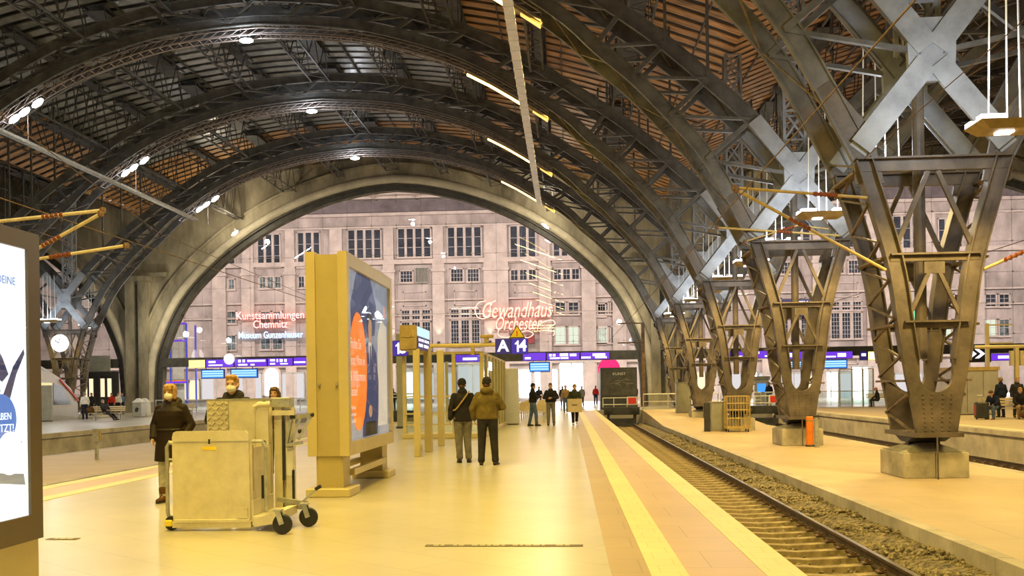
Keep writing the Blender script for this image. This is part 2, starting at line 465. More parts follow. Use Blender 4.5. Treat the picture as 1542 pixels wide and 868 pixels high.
# tracks
M['rail'] = mat('worn_rail_steel', (0.10, 0.07, 0.05), 0.55, 0.3, 0.3, 5)
M['railhead'] = mat('polished_rail_head', (0.45, 0.42, 0.40), 0.3, 0.9, 0.08, 3)
M['sleeper'] = mat('dusty_concrete_sleeper', (0.36, 0.28, 0.16), 0.85, 0, 0.3, 4, 0.3, 25)
def rail(x, y0, y1, lab):
    p = [(-.07,-.97),(.07,-.97),(.07,-.955),(.012,-.935),(.012,-.845),(.035,-.835),(.035,-.80),(-.035,-.80),(-.035,-.835),(-.012,-.845),(-.012,-.935),(-.07,-.955)]
    t = empty('rail', (x, y0, -.97), lab, 'rail')
    MB().prism([(a, z + .97) for a, z in p], 0, y1 - y0).build('rail_web', [M['rail']], t)
    MB().box(-.032, .032, 0, y1 - y0, .1705, .1735).build('rail_head', [M['railhead']], t)
    return t
TC, TC2, TC3, TC4 = 3.45, 12.15, -10.6, -19.8
rail(TC + .755, 0, 62.5, 'dark steel rail farther from the main platform on the track beside its right edge')
rail(TC - .755, 0, 62.5, 'dark steel rail just below the right edge of the main platform')
rail(TC2 - .755, 4, 61, 'steel rail next to the low column platform on the right far track')
rail(TC2 + .755, 4, 61, 'steel rail against the far right platform wall')
rail(TC4 - .755, 14, 63, 'rail at the foot of the far left platform wall')
rail(TC4 + .755, 14, 63, 'rail beside the low pale platform on the left')
def sleeper():
    t = empty('sleeper', (TC, 5, -.97), 'dusty concrete sleeper in the ballast of the track beside the main platform', 'railway sleeper', 'sleepers of the track beside the main platform')
    r = []
    for x, hw, h in ((-1.28,.10,.0),(-1.25,.125,.02),(-.9,.13,.03),(-.5,.115,.0),(0,.11,-.02),(.5,.115,.0),(.9,.13,.03),(1.25,.125,.02),(1.28,.10,.0)):
        r.append([(x,-hw,-.12),(x,hw,-.12),(x,hw*.75,-.02+h),(x,-hw*.75,-.02+h)])
    MB().loft(r).build('sleeper_body', [M['sleeper']], t)
    for s in (-.755, .755):
        q = MB()
        q.box(s-.17, s+.17, -.075, .075, 0.005, .022)
        for e in (-1, 1):
            q.lathe((s + e*.11, 0, .02), [(.022,0),(.022,.03),(.012,.032),(.012,.05)], 6)
            q.tube([(s+e*.12,-.05,.03),(s+e*.06,-.04,.045),(s+e*.06,.04,.045),(s+e*.12,.05,.03)], .011, 5)
        q.build('rail_fastening', [M['rust']], t)
    return t
sl = sleeper(); sl.location = (TC, 6.0, -.95)
for k in range(1, 92): copy_thing(sl, (TC + R.uniform(-.015,.015), 6.0 + .6*k, -.95 + R.uniform(-.006,.006)))
for k in range(0, 40):
    copy_thing(sl, (TC2, 14 + .62*k, -.955), label='dusty concrete sleeper of the track below the far right platform wall', group='sleepers of the far right track')
# loose stones on the ballast shoulders, nobody could count them
def ico():
    t = (1+5**.5)/2
    v = [(-1,t,0),(1,t,0),(-1,-t,0),(1,-t,0),(0,-1,t),(0,1,t),(0,-1,-t),(0,1,-t),(t,0,-1),(t,0,1),(-t,0,-1),(-t,0,1)]
    f = [(0,11,5),(0,5,1),(0,1,7),(0,7,10),(0,10,11),(1,5,9),(5,11,4),(11,10,2),(10,7,6),(7,1,8),(3,9,4),(3,4,2),(3,2,6),(3,6,8),(3,8,9),(4,9,5),(2,4,11),(6,2,10),(8,6,7),(9,8,1)]
    return [Vector(p)/1.9 for p in v], f
IV, IF = ico()
q = MB()
for k in range(9000):
    y = 6 + 40*R.random()**1.5
    x = R.choice((R.uniform(TC+.85, 5.04), R.uniform(TC+.85, 5.04), R.uniform(1.95, TC+.7)))
    s = R.uniform(.018, .042)
    rot = Matrix.Rotation(R.uniform(0,6.3),3,'X') @ Matrix.Rotation(R.uniform(0,6.3),3,'Z')
    dz = -.045 + .03*R.random() if x < TC+.8 else .03 + .24*(x-TC-.85)/(5.04-TC-.85) + .03*math.sin(x*9+y*3)
    q.add([Vector((x,y,-1.02+dz)) + rot @ Vector((p.x*s*1.3, p.y*s, p.z*s*.8)) for p in IV], IF)
tag(q.build('ballast_stones', [M['ballast_stone']]), 'loose yellowish ballast stones between the rails and along the low kerb', 'ballast', kind='stuff')
q = MB().prism([(TC+.85,-1.07),(TC+1.0,-.99),(4.75,-.83),(5.06,-.76),(5.06,-1.07)], 2, 62)
struct(q.build('ballast_shoulder', [M['ballast']]))

# ---- roof
M['roof_glass_dim'] = mat('roof_glass_dim_slats', (0.25, 0.255, 0.23), 0.32, 0, 0.3, 1.0, 0.08, 3)
zr = lambda x: 22.1 - .0092*x*x
def roof(xc, name):
    mb = MB(); n = 28
    y = 3.0
    k = 0
    while y < 80:
        prev = None
        for i in range(n+1):
            x = -HW + 2*HW*i/n; z = zr(x)
            cur = [(xc+x,y,z+.12),(xc+x,y,z+.18),(xc+x,y+.56,z+.16),(xc+x,y+.56,z+.10)]
            if prev:
                mb.m = 0 if x > 9 or x < -17.5 or y > 70 or xc > 0 else 1  # left flank slats share the dark glass tone, weaker light put into colour
                mb.add(prev+cur, [(0,1,5,4),(1,2,6,5),(2,3,7,6),(3,0,4,7)])
            prev = cur
        y += .98; k += 1
    top = MB().sweep([(xc - HW + 2*HW*i/n, zr(-HW + 2*HW*i/n) + .55) for i in range(n+1)], 0, 81, 0, .1)
    o = struct(mb.build(name, [M['wood'], M['roof_glass_dim']]))
    struct(top.build('roof_cover', [M['dark']], o))
    # thin glazing bars running along the hall
    g = MB()
    for i in range(1, n):
        x = -HW + 2*HW*i/n
        if i % 2: g.box(xc+x-.03, xc+x+.03, 3, 80, zr(x)-.02, zr(x)+.06)
    struct(g.build('glazing_bars', [M['purlin']], o))
roof(HC, 'ceiling'); roof(HC + 2*HW, 'ceiling'); roof(HC - 2*HW, 'ceiling')

# ---- end wall with one great arch per hall
OPN = [(20.95,0),(20.93,1.5),(20.85,3),(20.5,5.3),(18.6,9.4),(15.15,13.0),(11.1,15.75),(6.95,17.6),(2.9,18.65),(0,18.95)]
OP = crom(OPN, 5)
def arch_pts(xc):
    l = [(xc - x, z) for x, z in OP]; r = [(xc + x, z) for x, z in reversed(OP[:-1])]
    return l + r
def arch_wall(xc, tag_):
    mb = MB()
    inn = arch_pts(xc); out = []
    for x, z in inn:
        dx = x - xc; a = abs(dx); s = 1 if dx >= 0 else -1
        if z < 12: out.append((xc + s*HW, z*zr(HW)/12.0 + .3*z/12))
        else: X = a/15.1*HW; out.append((xc + s*min(X,HW), zr(min(X,HW)) + .3))
    for (Y, flip) in ((WALLY, 0), (WALLY+.7, 1)):
        for i in range(len(inn)-1):
            v = [(inn[i][0],Y,inn[i][1]),(inn[i+1][0],Y,inn[i+1][1]),(out[i+1][0],Y,out[i+1][1]),(out[i][0],Y,out[i][1])]
            mb.add(v, [(0,1,2,3) if flip else (3,2,1,0)])
    for i in range(len(inn)-1):
        mb.add([(inn[i][0],WALLY,inn[i][1]),(inn[i+1][0],WALLY,inn[i+1][1]),(inn[i+1][0],WALLY+.7,inn[i+1][1]),(inn[i][0],WALLY+.7,inn[i][1])], [(0,1,2,3)])
    o = struct(mb.build('wall_back', [M['concrete_wall']]))
    p = [q for q in inn]
    struct(MB().sweep(p, WALLY-.1, WALLY+.6, 0.0, .55).sweep(p, WALLY-.4, WALLY+.3, .42, .55).build('arch_frame', [M['darkframe']], o))
    rim = []
    for i, (x, z) in enumerate(p):
        a, b_ = p[max(i-1,0)], p[min(i+1,len(p)-1)]
        t = Vector((b_[0]-a[0], b_[1]-a[1])).normalized(); nx, nz = -t.y, t.x
        rim.append([(x+nx*(.95+.38*math.cos(th)), WALLY-.35+.38*math.sin(th), z+nz*(.95+.38*math.cos(th))) for th in [2*PI*k/10 for k in range(10)]])
    struct(MB().loft(rim).build('arch_rim', [M['rim']], o, smooth=True))
    struct(MB().sweep(p, WALLY-.35, WALLY+.2, 1.3, 2.25).sweep(p, WALLY-.5, WALLY+.2, 2.15, 2.35).build('arch_face', [M['concrete_wall']], o))
    return o
W0 = arch_wall(HC, 'c'); arch_wall(HC + 2*HW, 'r'); arch_wall(HC - 2*HW, 'l')
# wall panels between the arch and the roof, with dark recesses
q = MB()
for xc in (HC, HC + 2*HW):
    for s in (-1, 1):
        for a, b_ in ((3,7.3),(8.3,12.2),(13.2,16.6)):
            pts = [(xc+s*x, zr(x)-.3) for x in (a, (a+b_)/2, b_)]
            lo = [(xc+s*x, 21.6 - .0062*x**2.16) for x in (b_, (a+b_)/2, a)]
            pl = pts + lo
            if s < 0: pl = pl[::-1]
            q.prism(pl, WALLY-.22, WALLY-.02)
struct(q.build('wall_panels', [M['concrete_wall']], W0))
def pilaster(x, lab):
    o = struct(MB().box(x-.95, x-.2, WALLY-1.0, WALLY+.2, 0, 11.5).box(x+.2, x+.95, WALLY-1.0, WALLY+.2, 0, 11.5).box(x-.3, x+.3, WALLY-.55, WALLY+.2, 0, 11.5)
        .box(x-1.25, x+1.25, WALLY-1.15, WALLY+.2, 0, .9).box(x-1.2, x+1.2, WALLY-1.2, WALLY+.2, 11.5, 11.9).box(x-2.6, x+2.6, WALLY-.6, WALLY, 11.9, 12.25).build('pillar', [M['concrete_wall']]), lab)
    struct(MB().box(x-.14, x+.14, WALLY-.7, WALLY-.55, 0.9, 11.2).build('dark_gap_strip', [M['darkframe']], o))  # dark strip standing in the gap between the twin piers
pilaster(COLX, 'twin concrete wall pier between the middle and the right arch')
pilaster(COLXL, 'twin concrete wall pier left of the middle arch')
# transom beam and glass in the arch
def half(z):
    for (x0, z0), (x1, z1) in zip(OP, OP[1:]):
        if z0 <= z <= z1: return x0 + (x1-x0)*(z-z0)/(z1-z0)
    return 0
ng = 0
for xc in (HC, HC + 2*HW, HC - 2*HW):
    h = half(4.3)
    struct(MB().box(xc-h-.1, xc+h+.1, WALLY-.3, WALLY+.9, 3.95, 4.72).build('trim_%d' % (20+ng), [M['darkframe']]), 'dark transom beam below the arch glass')
    pts = [(x, z) for x, z in arch_pts(xc) if z > 4.75]
    pts = [(xc-half(4.7), 4.7)] + pts + [(xc+half(4.7), 4.7)]
    g = MB(); g.add([(x, WALLY+.45, z) for x, z in pts], [tuple(range(len(pts)))])
    go = struct(g.build('window_%d' % (ng+1), [M['glass_arch']]), 'great arched glass screen')
    d = MB()
    x = -19.6
    while x < 20:
        ztop = 4
        for (x0, z0), (x1, z1) in zip(OP, OP[1:]):
            if x1 <= abs(x) <= x0: ztop = z0 + (z1-z0)*(x0-abs(x))/max(1e-6, x0-x1)
        z = 5.6
        while z < ztop - .3:
            d.box(xc+x-.06, xc+x+.06, WALLY+.38, WALLY+.44, z-.06, z+.06); z += 2.6
        if ztop > 5: d.box(xc+x-.01, xc+x+.01, WALLY+.47, WALLY+.49, 4.7, ztop)
        x += 2.18
    struct(d.build('glass_clamps', [M['mullion']], go))
    z = 5.6; ln = MB()
    while z < 17.6:
        hh = half(z) - .1; ln.box(xc-hh, xc+hh, WALLY+.47, WALLY+.49, z-.012, z+.012); z += 2.6
    struct(ln.build('glass_cables', [M['mullion']], go))
    ng += 1

# ---- stone front on the far side of the concourse
FW = struct(MB().box(-110, 90, FACY, FACY+1, 0, 24.9).build('wall_far', [M['stone']]), 'stone front across the concourse')
fz = lambda v, u=600: at(u, v, FACY).z
fx = lambda u: at(u, 450, FACY).x
struct(MB().box(-110, 90, FACY-1.1, FACY+.2, 23.15, 24.45).build('slate_band', [M['stone_dark']], FW))
q = MB().box(-110, 90, FACY-.55, FACY, 22.8, 23.15).box(-110, 90, FACY-.4, FACY, 16.9, 17.45).box(-110, 90, FACY-.25, FACY, 12.4, 12.6).box(-110, 90, FACY-.3, FACY, 21.35, 21.55).box(-110, 90, FACY-.2, FACY, 10.6, 10.8).box(-110,90,FACY-.35,FACY,4.6,5.0)
struct(q.build('cornice', [M['stone_pale']], FW))
pil = [(365,384),(430,446),(497,518),(578,595),(652,670),(729,766),(812,830),(876,897)]
q = MB()
for du in (0, 45.2, -45.2):
    for a, b_ in pil:
        x0, x1 = fx(a)+du, fx(b_)+du
        q.box(x0, x1, FACY-.38, FACY, 0, 16.9).box(x0+.1, x1-.1, FACY-.25, FACY, 17.45, 21.35).box(x0-.12, x1+.12, FACY-.5, FACY, 15.9, 16.25)
struct(q.build('pilasters', [M['stone_pale']], FW))
q = MB()
for du in (0, 45.2):
    for a, b_, v0, v1 in ((607,642,440,462),(684,718,440,462),(690,716,545,560),(775,805,432,445)):
        x0, x1, z0, z1 = fx(a)+du, fx(b_)+du, fz(v1), fz(v0)
        for bx in ((x0,x1,z0,z0+.12),(x0,x1,z1-.12,z1),(x0,x0+.12,z0,z1),(x1-.12,x1,z0,z1)): q.box(bx[0],bx[1],FACY-.1,FACY,bx[2],bx[3])
struct(q.build('stone_panels', [M['stone_pale']], FW))
wn = [10]
def window(u0, u1, v0, v1, n, bars, pane='pane_dark', du=0.0, gap=.22):
    wn[0] += 1
    um = (u0+u1)/2; x0, x1, z0, z1 = at(u0,v0,FACY).x+du, at(u1,v0,FACY).x+du, fz(v1,um), fz(v0,um)
    f = MB().box(x0-.14, x0, FACY-.14, FACY+.05, z0-.15, z1+.12).box(x1, x1+.14, FACY-.14, FACY+.05, z0-.15, z1+.12).box(x0-.2, x1+.2, FACY-.2, FACY+.05, z0-.22, z0).box(x0-.14, x1+.14, FACY-.14, FACY+.05, z1, z1+.14)
    wdt = (x1-x0-gap*(n-1))/n
    for i in range(1, n):
        a = x0 + i*(wdt+gap) - gap; f.box(a, a+gap, FACY-.12, FACY+.05, z0, z1)
    o = struct(f.build('window_%d' % wn[0], [M['stone_pale']]))
    for i in range(n):
        a = x0 + i*(wdt+gap)
        g = struct(MB().box(a, a+wdt, FACY-.03, FACY-.01, z0, z1).build('pane', [M[pane]], o))
        s = MB()
        for k in range(1, bars[0]):
            xx = a + wdt*k/bars[0]; s.box(xx-.02, xx+.02, FACY-.06, FACY-.025, z0, z1)
        for k in range(1, bars[1]):
            zz = z0 + (z1-z0)*k/bars[1]; s.box(a, a+wdt, FACY-.06, FACY-.025, zz-.02, zz+.02)
        s.box(a, a+.045, FACY-.06, FACY-.025, z0, z1).box(a+wdt-.045, a+wdt, FACY-.06, FACY-.025, z0, z1)
        struct(s.build('window_bars', [M['mullion']], g))
for du in (0, 45.2):
    for a in ((388,421,354,402,3),(448,481,351,402,3),(524,573,347,389,4),(599,648,345,387,4),(674,724,343,386,4),(768,806,341,393,3),(833,866,345,393,3),(330,353,352,402,2)):
        window(*a, (1, 3), du=du)
    for a in ((322,353,422,436,3),(391,423,418,434,3),(450,480,417,433,3),(530,568,410,426,2),(769,807,407,422,3),(834,872,406,421,3)):
        window(*a, (2, 2), du=du, pane='pane_grey' if a[0] < 400 else 'pane_dark')
    for a in ((603,621,409,425,1),(679,697,406,424,1),(704,721,406,424,1)): window(*a, (4, 3), du=du)
    for a in ((605,648,468,481,3),(679,722,467,478,3)): window(*a, (3, 3), du=du, gap=.3)
    for a in ((605,648,486,526,3),(679,722,483,520,3)): window(*a, (3, 6), du=du, gap=.3)
    for a in ((324,337,470,487,1),(342,355,470,487,1),(393,407,470,487,1),(411,424,470,487,1)): window(*a, (2, 2), du=du, pane='pane_grey')
    for a in ((324,337,506,527,1),(342,355,506,527,1),(393,407,511,526,1),(411,425,511,526,1)): window(*a, (2, 2), du=du, pane='pane_grey')
    for a in ((836,851,456,473,1),(856,871,456,473,1),(900,915,456,473,1),(920,934,456,473,1)): window(*a, (2, 3), du=du)
    for a in ((836,851,493,518,1),(856,871,493,518,1),(900,915,493,516,1),(920,934,493,516,1)): window(*a, (2, 2), du=du, pane='pane_lit' if a[0] < 910 else 'pane_grey')
# ventilation grille in the front
q = MB(); x0, x1, z0, z1 = fx(627), fx(645), fz(426), fz(405)
for k in range(9):
    a = x0 + (x1-x0)*k/8; q.box(a-.03, a+.03, FACY-.3, FACY-.05, z0, z1)
q.box(x0, x1, FACY-.3, FACY-.02, z0-.1, z0).box(x0, x1, FACY-.3, FACY-.02, z1, z1+.1)
tag(q.build('ventilation_grille', [M['greybox']]), 'grey ribbed ventilation grille high on the stone front beside a small barred window', 'grille')
# wall up-lights on the stone front (glow scallops come from their spot lamps)
k = 0
for u, v, du in ((661,520,0),(590,520,0),(738,520,0),(505,520,0),(661,520,45.2),(738,520,45.2),(590,520,45.2)):
    x, z = fx(u)+du, fz(v)
    t = MB().lathe((0,0,0), [(.04,0),(.16,.02),(.18,.3),(.15,.3),(.12,.1)], 10)
    o = t.build('wall_uplight', [M['dark']], None, (x, FACY-.75, z))
    tag(o, 'cup shaped uplight on the stone front, %s' % ('left of the red script neon','between the two barred window bays','right of the red script neon','behind the tall advertising pillar','far right bay, left one','far right bay, right one','behind the right columns')[k], 'wall light', 'uplights on the stone front'); k += 1
    spot('uplight', (x, FACY-.75, z+.32), 600, (1, .85, .65), 1.1, .06, (PI+.12, 0, 0))
# concourse ceiling and side returns
struct(MB().box(-110, 90, WALLY+1.4, FACY+1, 24.9, 25.3).build('ceiling', [M['stone_pale']]), 'pale concourse ceiling')
q = MB()
for k in range(40): q.box(-108 + 5*k, -107.7 + 5*k, WALLY+1.5, FACY, 24.7, 24.9)
for y in (100, 104, 108, 110.4): q.box(-108, 88, y, y+.3, 24.65, 24.9)
struct(q.build('ceiling_beams', [M['stone_pale']]))
q = MB().box(-108, 88, FACY-1.35, FACY-1.3, 24.5, 24.54).box(-108, 88, FACY-1.35, FACY-1.3, 24.78, 24.82)
for k in range(280): q.box(-108+.7*k, -107.97+.7*k, FACY-1.34, FACY-1.31, 24.45, 24.82)
struct(q.build('roof_railing', [M['darkframe']]))
# outer flanks of the neighbouring halls
struct(MB().box(-84, -83.5, 0, 80, -1, 24).build('wall_left', [M['concrete_wall']]))
struct(MB().box(54, 54.5, 0, 80, -1, 24).build('wall_right', [M['concrete_wall']]))
# ------------------------------------------------------------------ roof trusses (box trusses, two planes 1.6 m apart)
LP = [(0,19.4),(3,19.2),(6,18.7),(10.2,17.25),(14.2,14.75),(15.85,13.25),(17.1,12.15),(18.4,10.75),(19.65,9.2),(21.1,6.45)]
UP = [(0,20.75),(3,20.55),(6,20.05),(10,18.8),(13.2,17.1),(16.8,14.65),(18.3,13.5),(19.75,12.2),(21.25,10.75),(22.75,8.9)]
LC, UC = crom(LP, 4), crom(UP, 4)
def zat(cv, x):
    x = abs(x)
    for (a, za), (b_, zb) in zip(cv, cv[1:]):
        if a <= x <= b_: return za + (zb-za)*(x-a)/(b_-a)
    return cv[-1][1]
both = lambda cv: [(-x, z) for x, z in reversed(cv)] + cv[1:]
PD = 0.8
M['lacing'] = mat('brown_grey_lacing', (0.17, 0.125, 0.095), 0.65, 0, .25, 3)
LN = [1.3,3.9,6.5,9.0,11.4,13.7,15.85,17.1,18.4,19.65]
UN = [2.6,5.2,7.8,10.2,12.6,14.9,16.8,18.3,19.75,21.25]
def make_truss(full=True):
    t = empty('roof_truss', (HC, Y0, 0), 'x', 'roof truss', 'arched roof trusses')
    for y in (-PD, PD):
        yo = -1 if y < 0 else 1
        lo = both(LC)
        MB().sweep(lo, y-.025, y+.025, .02, .42).sweep(lo, y-.07, y+.07, -.02, .03).sweep(lo, y-.07, y+.07, .41, .45).build('lower_chord', [M['steel_roof']], t)
        up = both(UC)
        MB().sweep(up, y-.03, y+.03, -.24, .2).sweep(up, y-.09, y+.09, .19, .24).sweep(up, y-.08, y+.08, -.27, -.23).build('upper_chord', [M['steel_lit'] if full == 2 else M['steel_roof']], t)
        for s in (-1, 1):
            for i in range(len(LN)):
                a = Vector((s*LN[i], y, zat(LC, LN[i]) + .2))
                u0 = Vector((s*UN[i], y, zat(UC, UN[i])))
                MB().bar(a, u0, .16, .12).build('brace', [M['steel_roof']], t)
                if i == len(LN)-1: u1 = Vector((s*22.4, y, 8.85))
                else: u1 = Vector((s*UN[i+1], y, zat(UC, UN[i+1])))
                if i < len(LN)-1 or True:
                    MB().bar(a, u1 if i > 5 or i == len(LN)-1 else u1, .10, .12).build('strut', [M['steel_roof']], t)
            c = Vector((s*1.3, y, zat(LC, 1.3)+.2)); MB().bar(c, (0, y, 20.75), .12, .1).build('strut', [M['steel_roof']], t)
    # lacing between the two planes, soffit and top
    q = MB(); pts = both(LC); n = 0; d = 0; last = pts[0]
    q2 = MB(); q3 = MB(); flip = 1
    xs = [-20.5 + 1.025*i for i in range(41)]
    for x0, x1 in zip(xs, xs[1:]):
        if abs(x0) < 14 and abs(x1) < 14: continue
        a, b_ = (x0, -flip*PD, zat(LC, x0)+.05), (x1, flip*PD, zat(LC, x1)+.05); flip = -flip
        (q if x0 < 0 else q3).bar(a, b_, .05, .03, (0,0,1))
    q.build('soffit_lacing', [M['lacing']], t); q3.build('soffit_lacing', [M['lacing']], t)
    xs = [-22 + 1.1*i for i in range(41)]
    for x0, x1 in zip(xs, xs[1:]):
        a, b_ = (x0, -flip*PD, zat(UC, x0)), (x1, flip*PD, zat(UC, x1)); flip = -flip
        q2.bar(a, b_, .07, .04, (0,0,1))
    q2.build('top_lacing', [M['purlin']], t)
    # slim light carrying lattice below the lower chord
    rl = [(x, zat(LC, x) - .38) for x in [-14 + .5*i for i in range(57)]]
    g = MB()
    for yy in (-.28, .28):
        g.tube([(x, yy-.3, z) for x, z in rl], .035, 5); g.tube([(x, yy-.3, z+.3) for x, z in rl], .025, 5)
    for i in range(0, len(rl)-1):
        x, z = rl[i]; x1, z1 = rl[i+1]
        g.bar((x, -.58, z), (x, -.02, z), .03, .03); 
        for yy in (-.58, -.02): g.bar((x, yy, z), (x1, yy, z1+.3), .022, .022)
    for i in range(2, len(rl), 6): g.bar((rl[i][0], -.3, rl[i][1]+.3), (rl[i][0], -.3, zat(LC, rl[i][0])+.1), .04, .04)
    g.build('light_rail', [M['light_rail']], t)
    # lattice purlins reaching to the next truss, and hangers up to the roof skin
    for x in (-18, -13.5, -9, -4.5, 0, 4.5, 9, 13.5, 18):
        q = MB(); z1 = zr(x) - .05; z0 = zat(UC, x) - .25; L = BAY - PD
        hw = .55 if abs(x) in (0, 9, 18) else .3
        if abs(x) > 14: z0 = max(z0, z1 - 2.0)
        for e in (-hw, hw):
            q.bar((x+e, PD, z0), (x+e, L, z0), .1, .08, (0,0,1)); q.bar((x+e, PD, z1), (x+e, L, z1), .1, .08, (0,0,1))
            k = 0; y = PD
            while y < L - .5:
                y2 = min(y + 1.1, L)
                q.bar((x+e, y, z0 if k % 2 else z1), (x+e, y2, z1 if k % 2 else z0), .06, .04, (1,0,0)); y = y2; k += 1
        k = 0; y = PD
        while y < L - .4:
            y2 = min(y + .8, L); q.bar((x-hw, y, z0) if k % 2 else (x+hw, y, z0), (x+hw, y2, z0) if k % 2 else (x-hw, y2, z0), .05, .03, (0,0,1)); y = y2; k += 1
        q.box(x-hw, x+hw, PD, L, z1-.25, z1-.2)  # dark board added for the shade between the lattice sides
        q.build('purlin', [M['purlin']], t)
    q = MB()
    for x in (-22.4,-20.3,-18.2,-16,16,18.2,20.3,22.4):
        pass
    for x in (-19.75,-18.3,-16.8,16.8,18.3,19.75):
        z0, z1 = zat(UC, x), zr(x)
        MB().bar((x, -PD, z0), (x, -PD, z1), .1, .1).bar((x, -PD, z1-.12), (x - .0, PD, z1-.12), .1, .1).build('roof_post', [M['steel_roof']], t)
    return t
ordn = ['nearest', 'second', 'third', 'fourth', 'farthest']
tr = make_truss()
tr['label'] = 'nearest arched steel roof truss of the middle hall, over the first column'
for k in range(5):
    if k: copy_thing(tr, (HC, TY[k], 0), label='%s arched steel roof truss of the middle hall, counted from the camera' % ordn[k])
    copy_thing(tr, (HC + 2*HW, TY[k], 0), label='%s arched steel roof truss of the right hall behind the columns' % ordn[k], group='arched roof trusses of the right hall')
for k in (3, 4):
    copy_thing(tr, (HC - 2*HW, TY[k], 0), label='%s arched roof truss of the dark left hall, counted from the camera' % ordn[k], group='arched roof trusses of the left hall')

# ---- forked columns
LEG = crom([(-1.50,6.5),(-.87,4.3),(-.65,2.83),(-.54,2.05)], 5)
def make_column():
    t = empty('forked_column', (COLX, Y0, LUG), 'x', 'column', 'forked steel columns on the low platform')
    z_ = lambda z: z - LUG
    for y in (-PD, PD):
        for s in (-1, 1):
            pts = [(x*-1 if s > 0 else x, z_(z)) for x, z in LEG]
            if s > 0: pts = pts
            q = MB().sweep(pts, y-.05, y+.05, -.16, .16)
            q.sweep(pts, y-.14, y+.14, -.18, -.15).sweep(pts, y-.14, y+.14, .15, .18)
            q.build('leg', [M['steel']], t)
            # knee plate at the fork corner, plate up to the crossing node
            MB().prism([(s*1.66,z_(5.95)),(s*1.68,z_(6.5)),(s*2.55,z_(8.0)),(s*2.2,z_(8.25)),(s*1.3,z_(7.15)),(s*1.05,z_(5.95))][::s], y-.04, y+.04).build('knee_plate', [M['steel']], t)
            MB().bar((s*1.62, y, z_(6.68)), (s*.12, y, z_(8.55)), .42, .1).bar((s*1.56, y-.1 if y < 0 else y+.1, z_(6.76)), (s*.12, y-.1 if y < 0 else y+.1, z_(8.55)), .50, .03).build('node_arm', [M['steel_lit']], t)
            MB().bar((s*.1, y, z_(8.9)), (s*1.5, y, z_(10.72)), .46, .1).bar((s*.1, y-.1 if y < 0 else y+.1, z_(8.9)), (s*1.5, y-.1 if y < 0 else y+.1, z_(10.72)), .52, .03).build('node_arm', [M['steel_lit']], t)
            MB().bar((s*.92, y, z_(4.3)), (s*.1, y, z_(6.2)), .1, .08).build('diagonal', [M['steel']], t)
            MB().bar((s*.62, y, z_(2.85)), (s*.08, y, z_(4.05)), .08, .08).build('diagonal', [M['steel']], t)
        # solid riveted foot with a rounded slot
        arc = [(.36*math.cos(a), 1.72 - .36*math.sin(a)) for a in [PI*k/8 for k in range(9)]]
        poly = [(-.42,.38),(.42,.38),(.70,2.0)] + [(.36,2.0)] + [(x, z) for x, z in arc] + [(-.36,2.0)] + [(-.70,2.0)]
        q = MB()
        # foot as convex strips so the slot stays open
        q.prism([(-.42,z_(.38)),(.42,z_(.38)),(.58,z_(1.34)),(-.58,z_(1.34))], y-.062, y+.062)
        for s in (-1, 1):
            cs = [(s*.36*math.cos(a), z_(1.72 - .38*math.sin(a))) for a in [PI/2*k/5 for k in range(6)]]
            po = [(s*.66,z_(1.72)), (s*.58,z_(1.34))] + [(s*.0,z_(1.34))]
            ring = [(s*.36,z_(2.1)),(s*.72,z_(2.1)),(s*.66,z_(1.72)),(s*.58,z_(1.34))] + cs[::-1]
            q.prism(ring[::-1] if s > 0 else ring, y-.063, y+.063)
        yy = y-.066 if y < 0 else y+.066
        for col in (-.25,-.1,.1,.25):
            for k in range(9):
                q.lathe((col*(1+.03*k), yy, z_(.5+.1*k)), [(.0001,-.016),(.02,-.011),(.026,.01)], 6, 'Y')
        q.build('foot_plate', [M['steel']], t)
        for zz, hw, h in ((6.35, 1.65, .28), (4.3, .95, .15), (2.83, .68, .13)):
            MB().box(-hw, hw, y-.06, y+.06, z_(zz)-h/2, z_(zz)+h/2).box(-hw, hw, y-.15, y+.15, z_(zz)+h/2-.02, z_(zz)+h/2+.02).build('cross_beam', [M['steel']], t)
        MB().box(-.22,.22, y-.04, y+.04, z_(3.95), z_(4.3)).build('centre_gusset', [M['steel']], t)
        hexa = [(-.5,8.4),(-.12,8.15),(.12,8.15),(.5,8.4),(.52,9.0),(.3,9.55),(-.3,9.55),(-.52,9.0)]
        MB().prism([(x, z_(z)) for x, z in hexa][::-1], y-.07, y+.07).build('node_plate', [M['steel_lit']], t)
    MB().lathe((0,0,0), [(.13,z_(2.1)),(.13,z_(8.5))], 12).build('centre_post', [M['steel']], t)
    # side lacing of each leg between the two planes
    for s in (-1, 1):
        q = MB(); fl = 1; zs = [.45 + .42*i for i in range(16)]
        def xl(z):
            if z < 2.05: return -(.46 + (z-.4)*.17)
            for (xa, za), (xb, zb) in zip(LEG, LEG[1:]):
                if zb <= z <= za: return xb + (xa-xb)*(z-zb)/(za-zb) - .2
            return -1.7
        for z0, z1 in zip(zs, zs[1:]):
            q.bar((-s*xl(z0)*-1*-1 if False else s*-xl(z0), -fl*PD, z_(z0)), (s*-xl(z1), fl*PD, z_(z1)), .06, .04, (0,0,1)); fl = -fl
        for z in (1.6, 2.83, 4.3, 6.2): q.bar((s*-xl(z), -PD, z_(z)), (s*-xl(z), PD, z_(z)), .22, .05, (0,0,1))
        q.build('leg_lacing', [M['lacing']], t)
    # lattice mast from the node to the roof valley
    q = MB(); z0, z1 = 9.1, 17.3
    for x in (-.36, .36):
        for y in (-.3, .3): q.bar((x, y, z_(z0)), (x, y, z_(z1)), .1, .1)
    n = 8
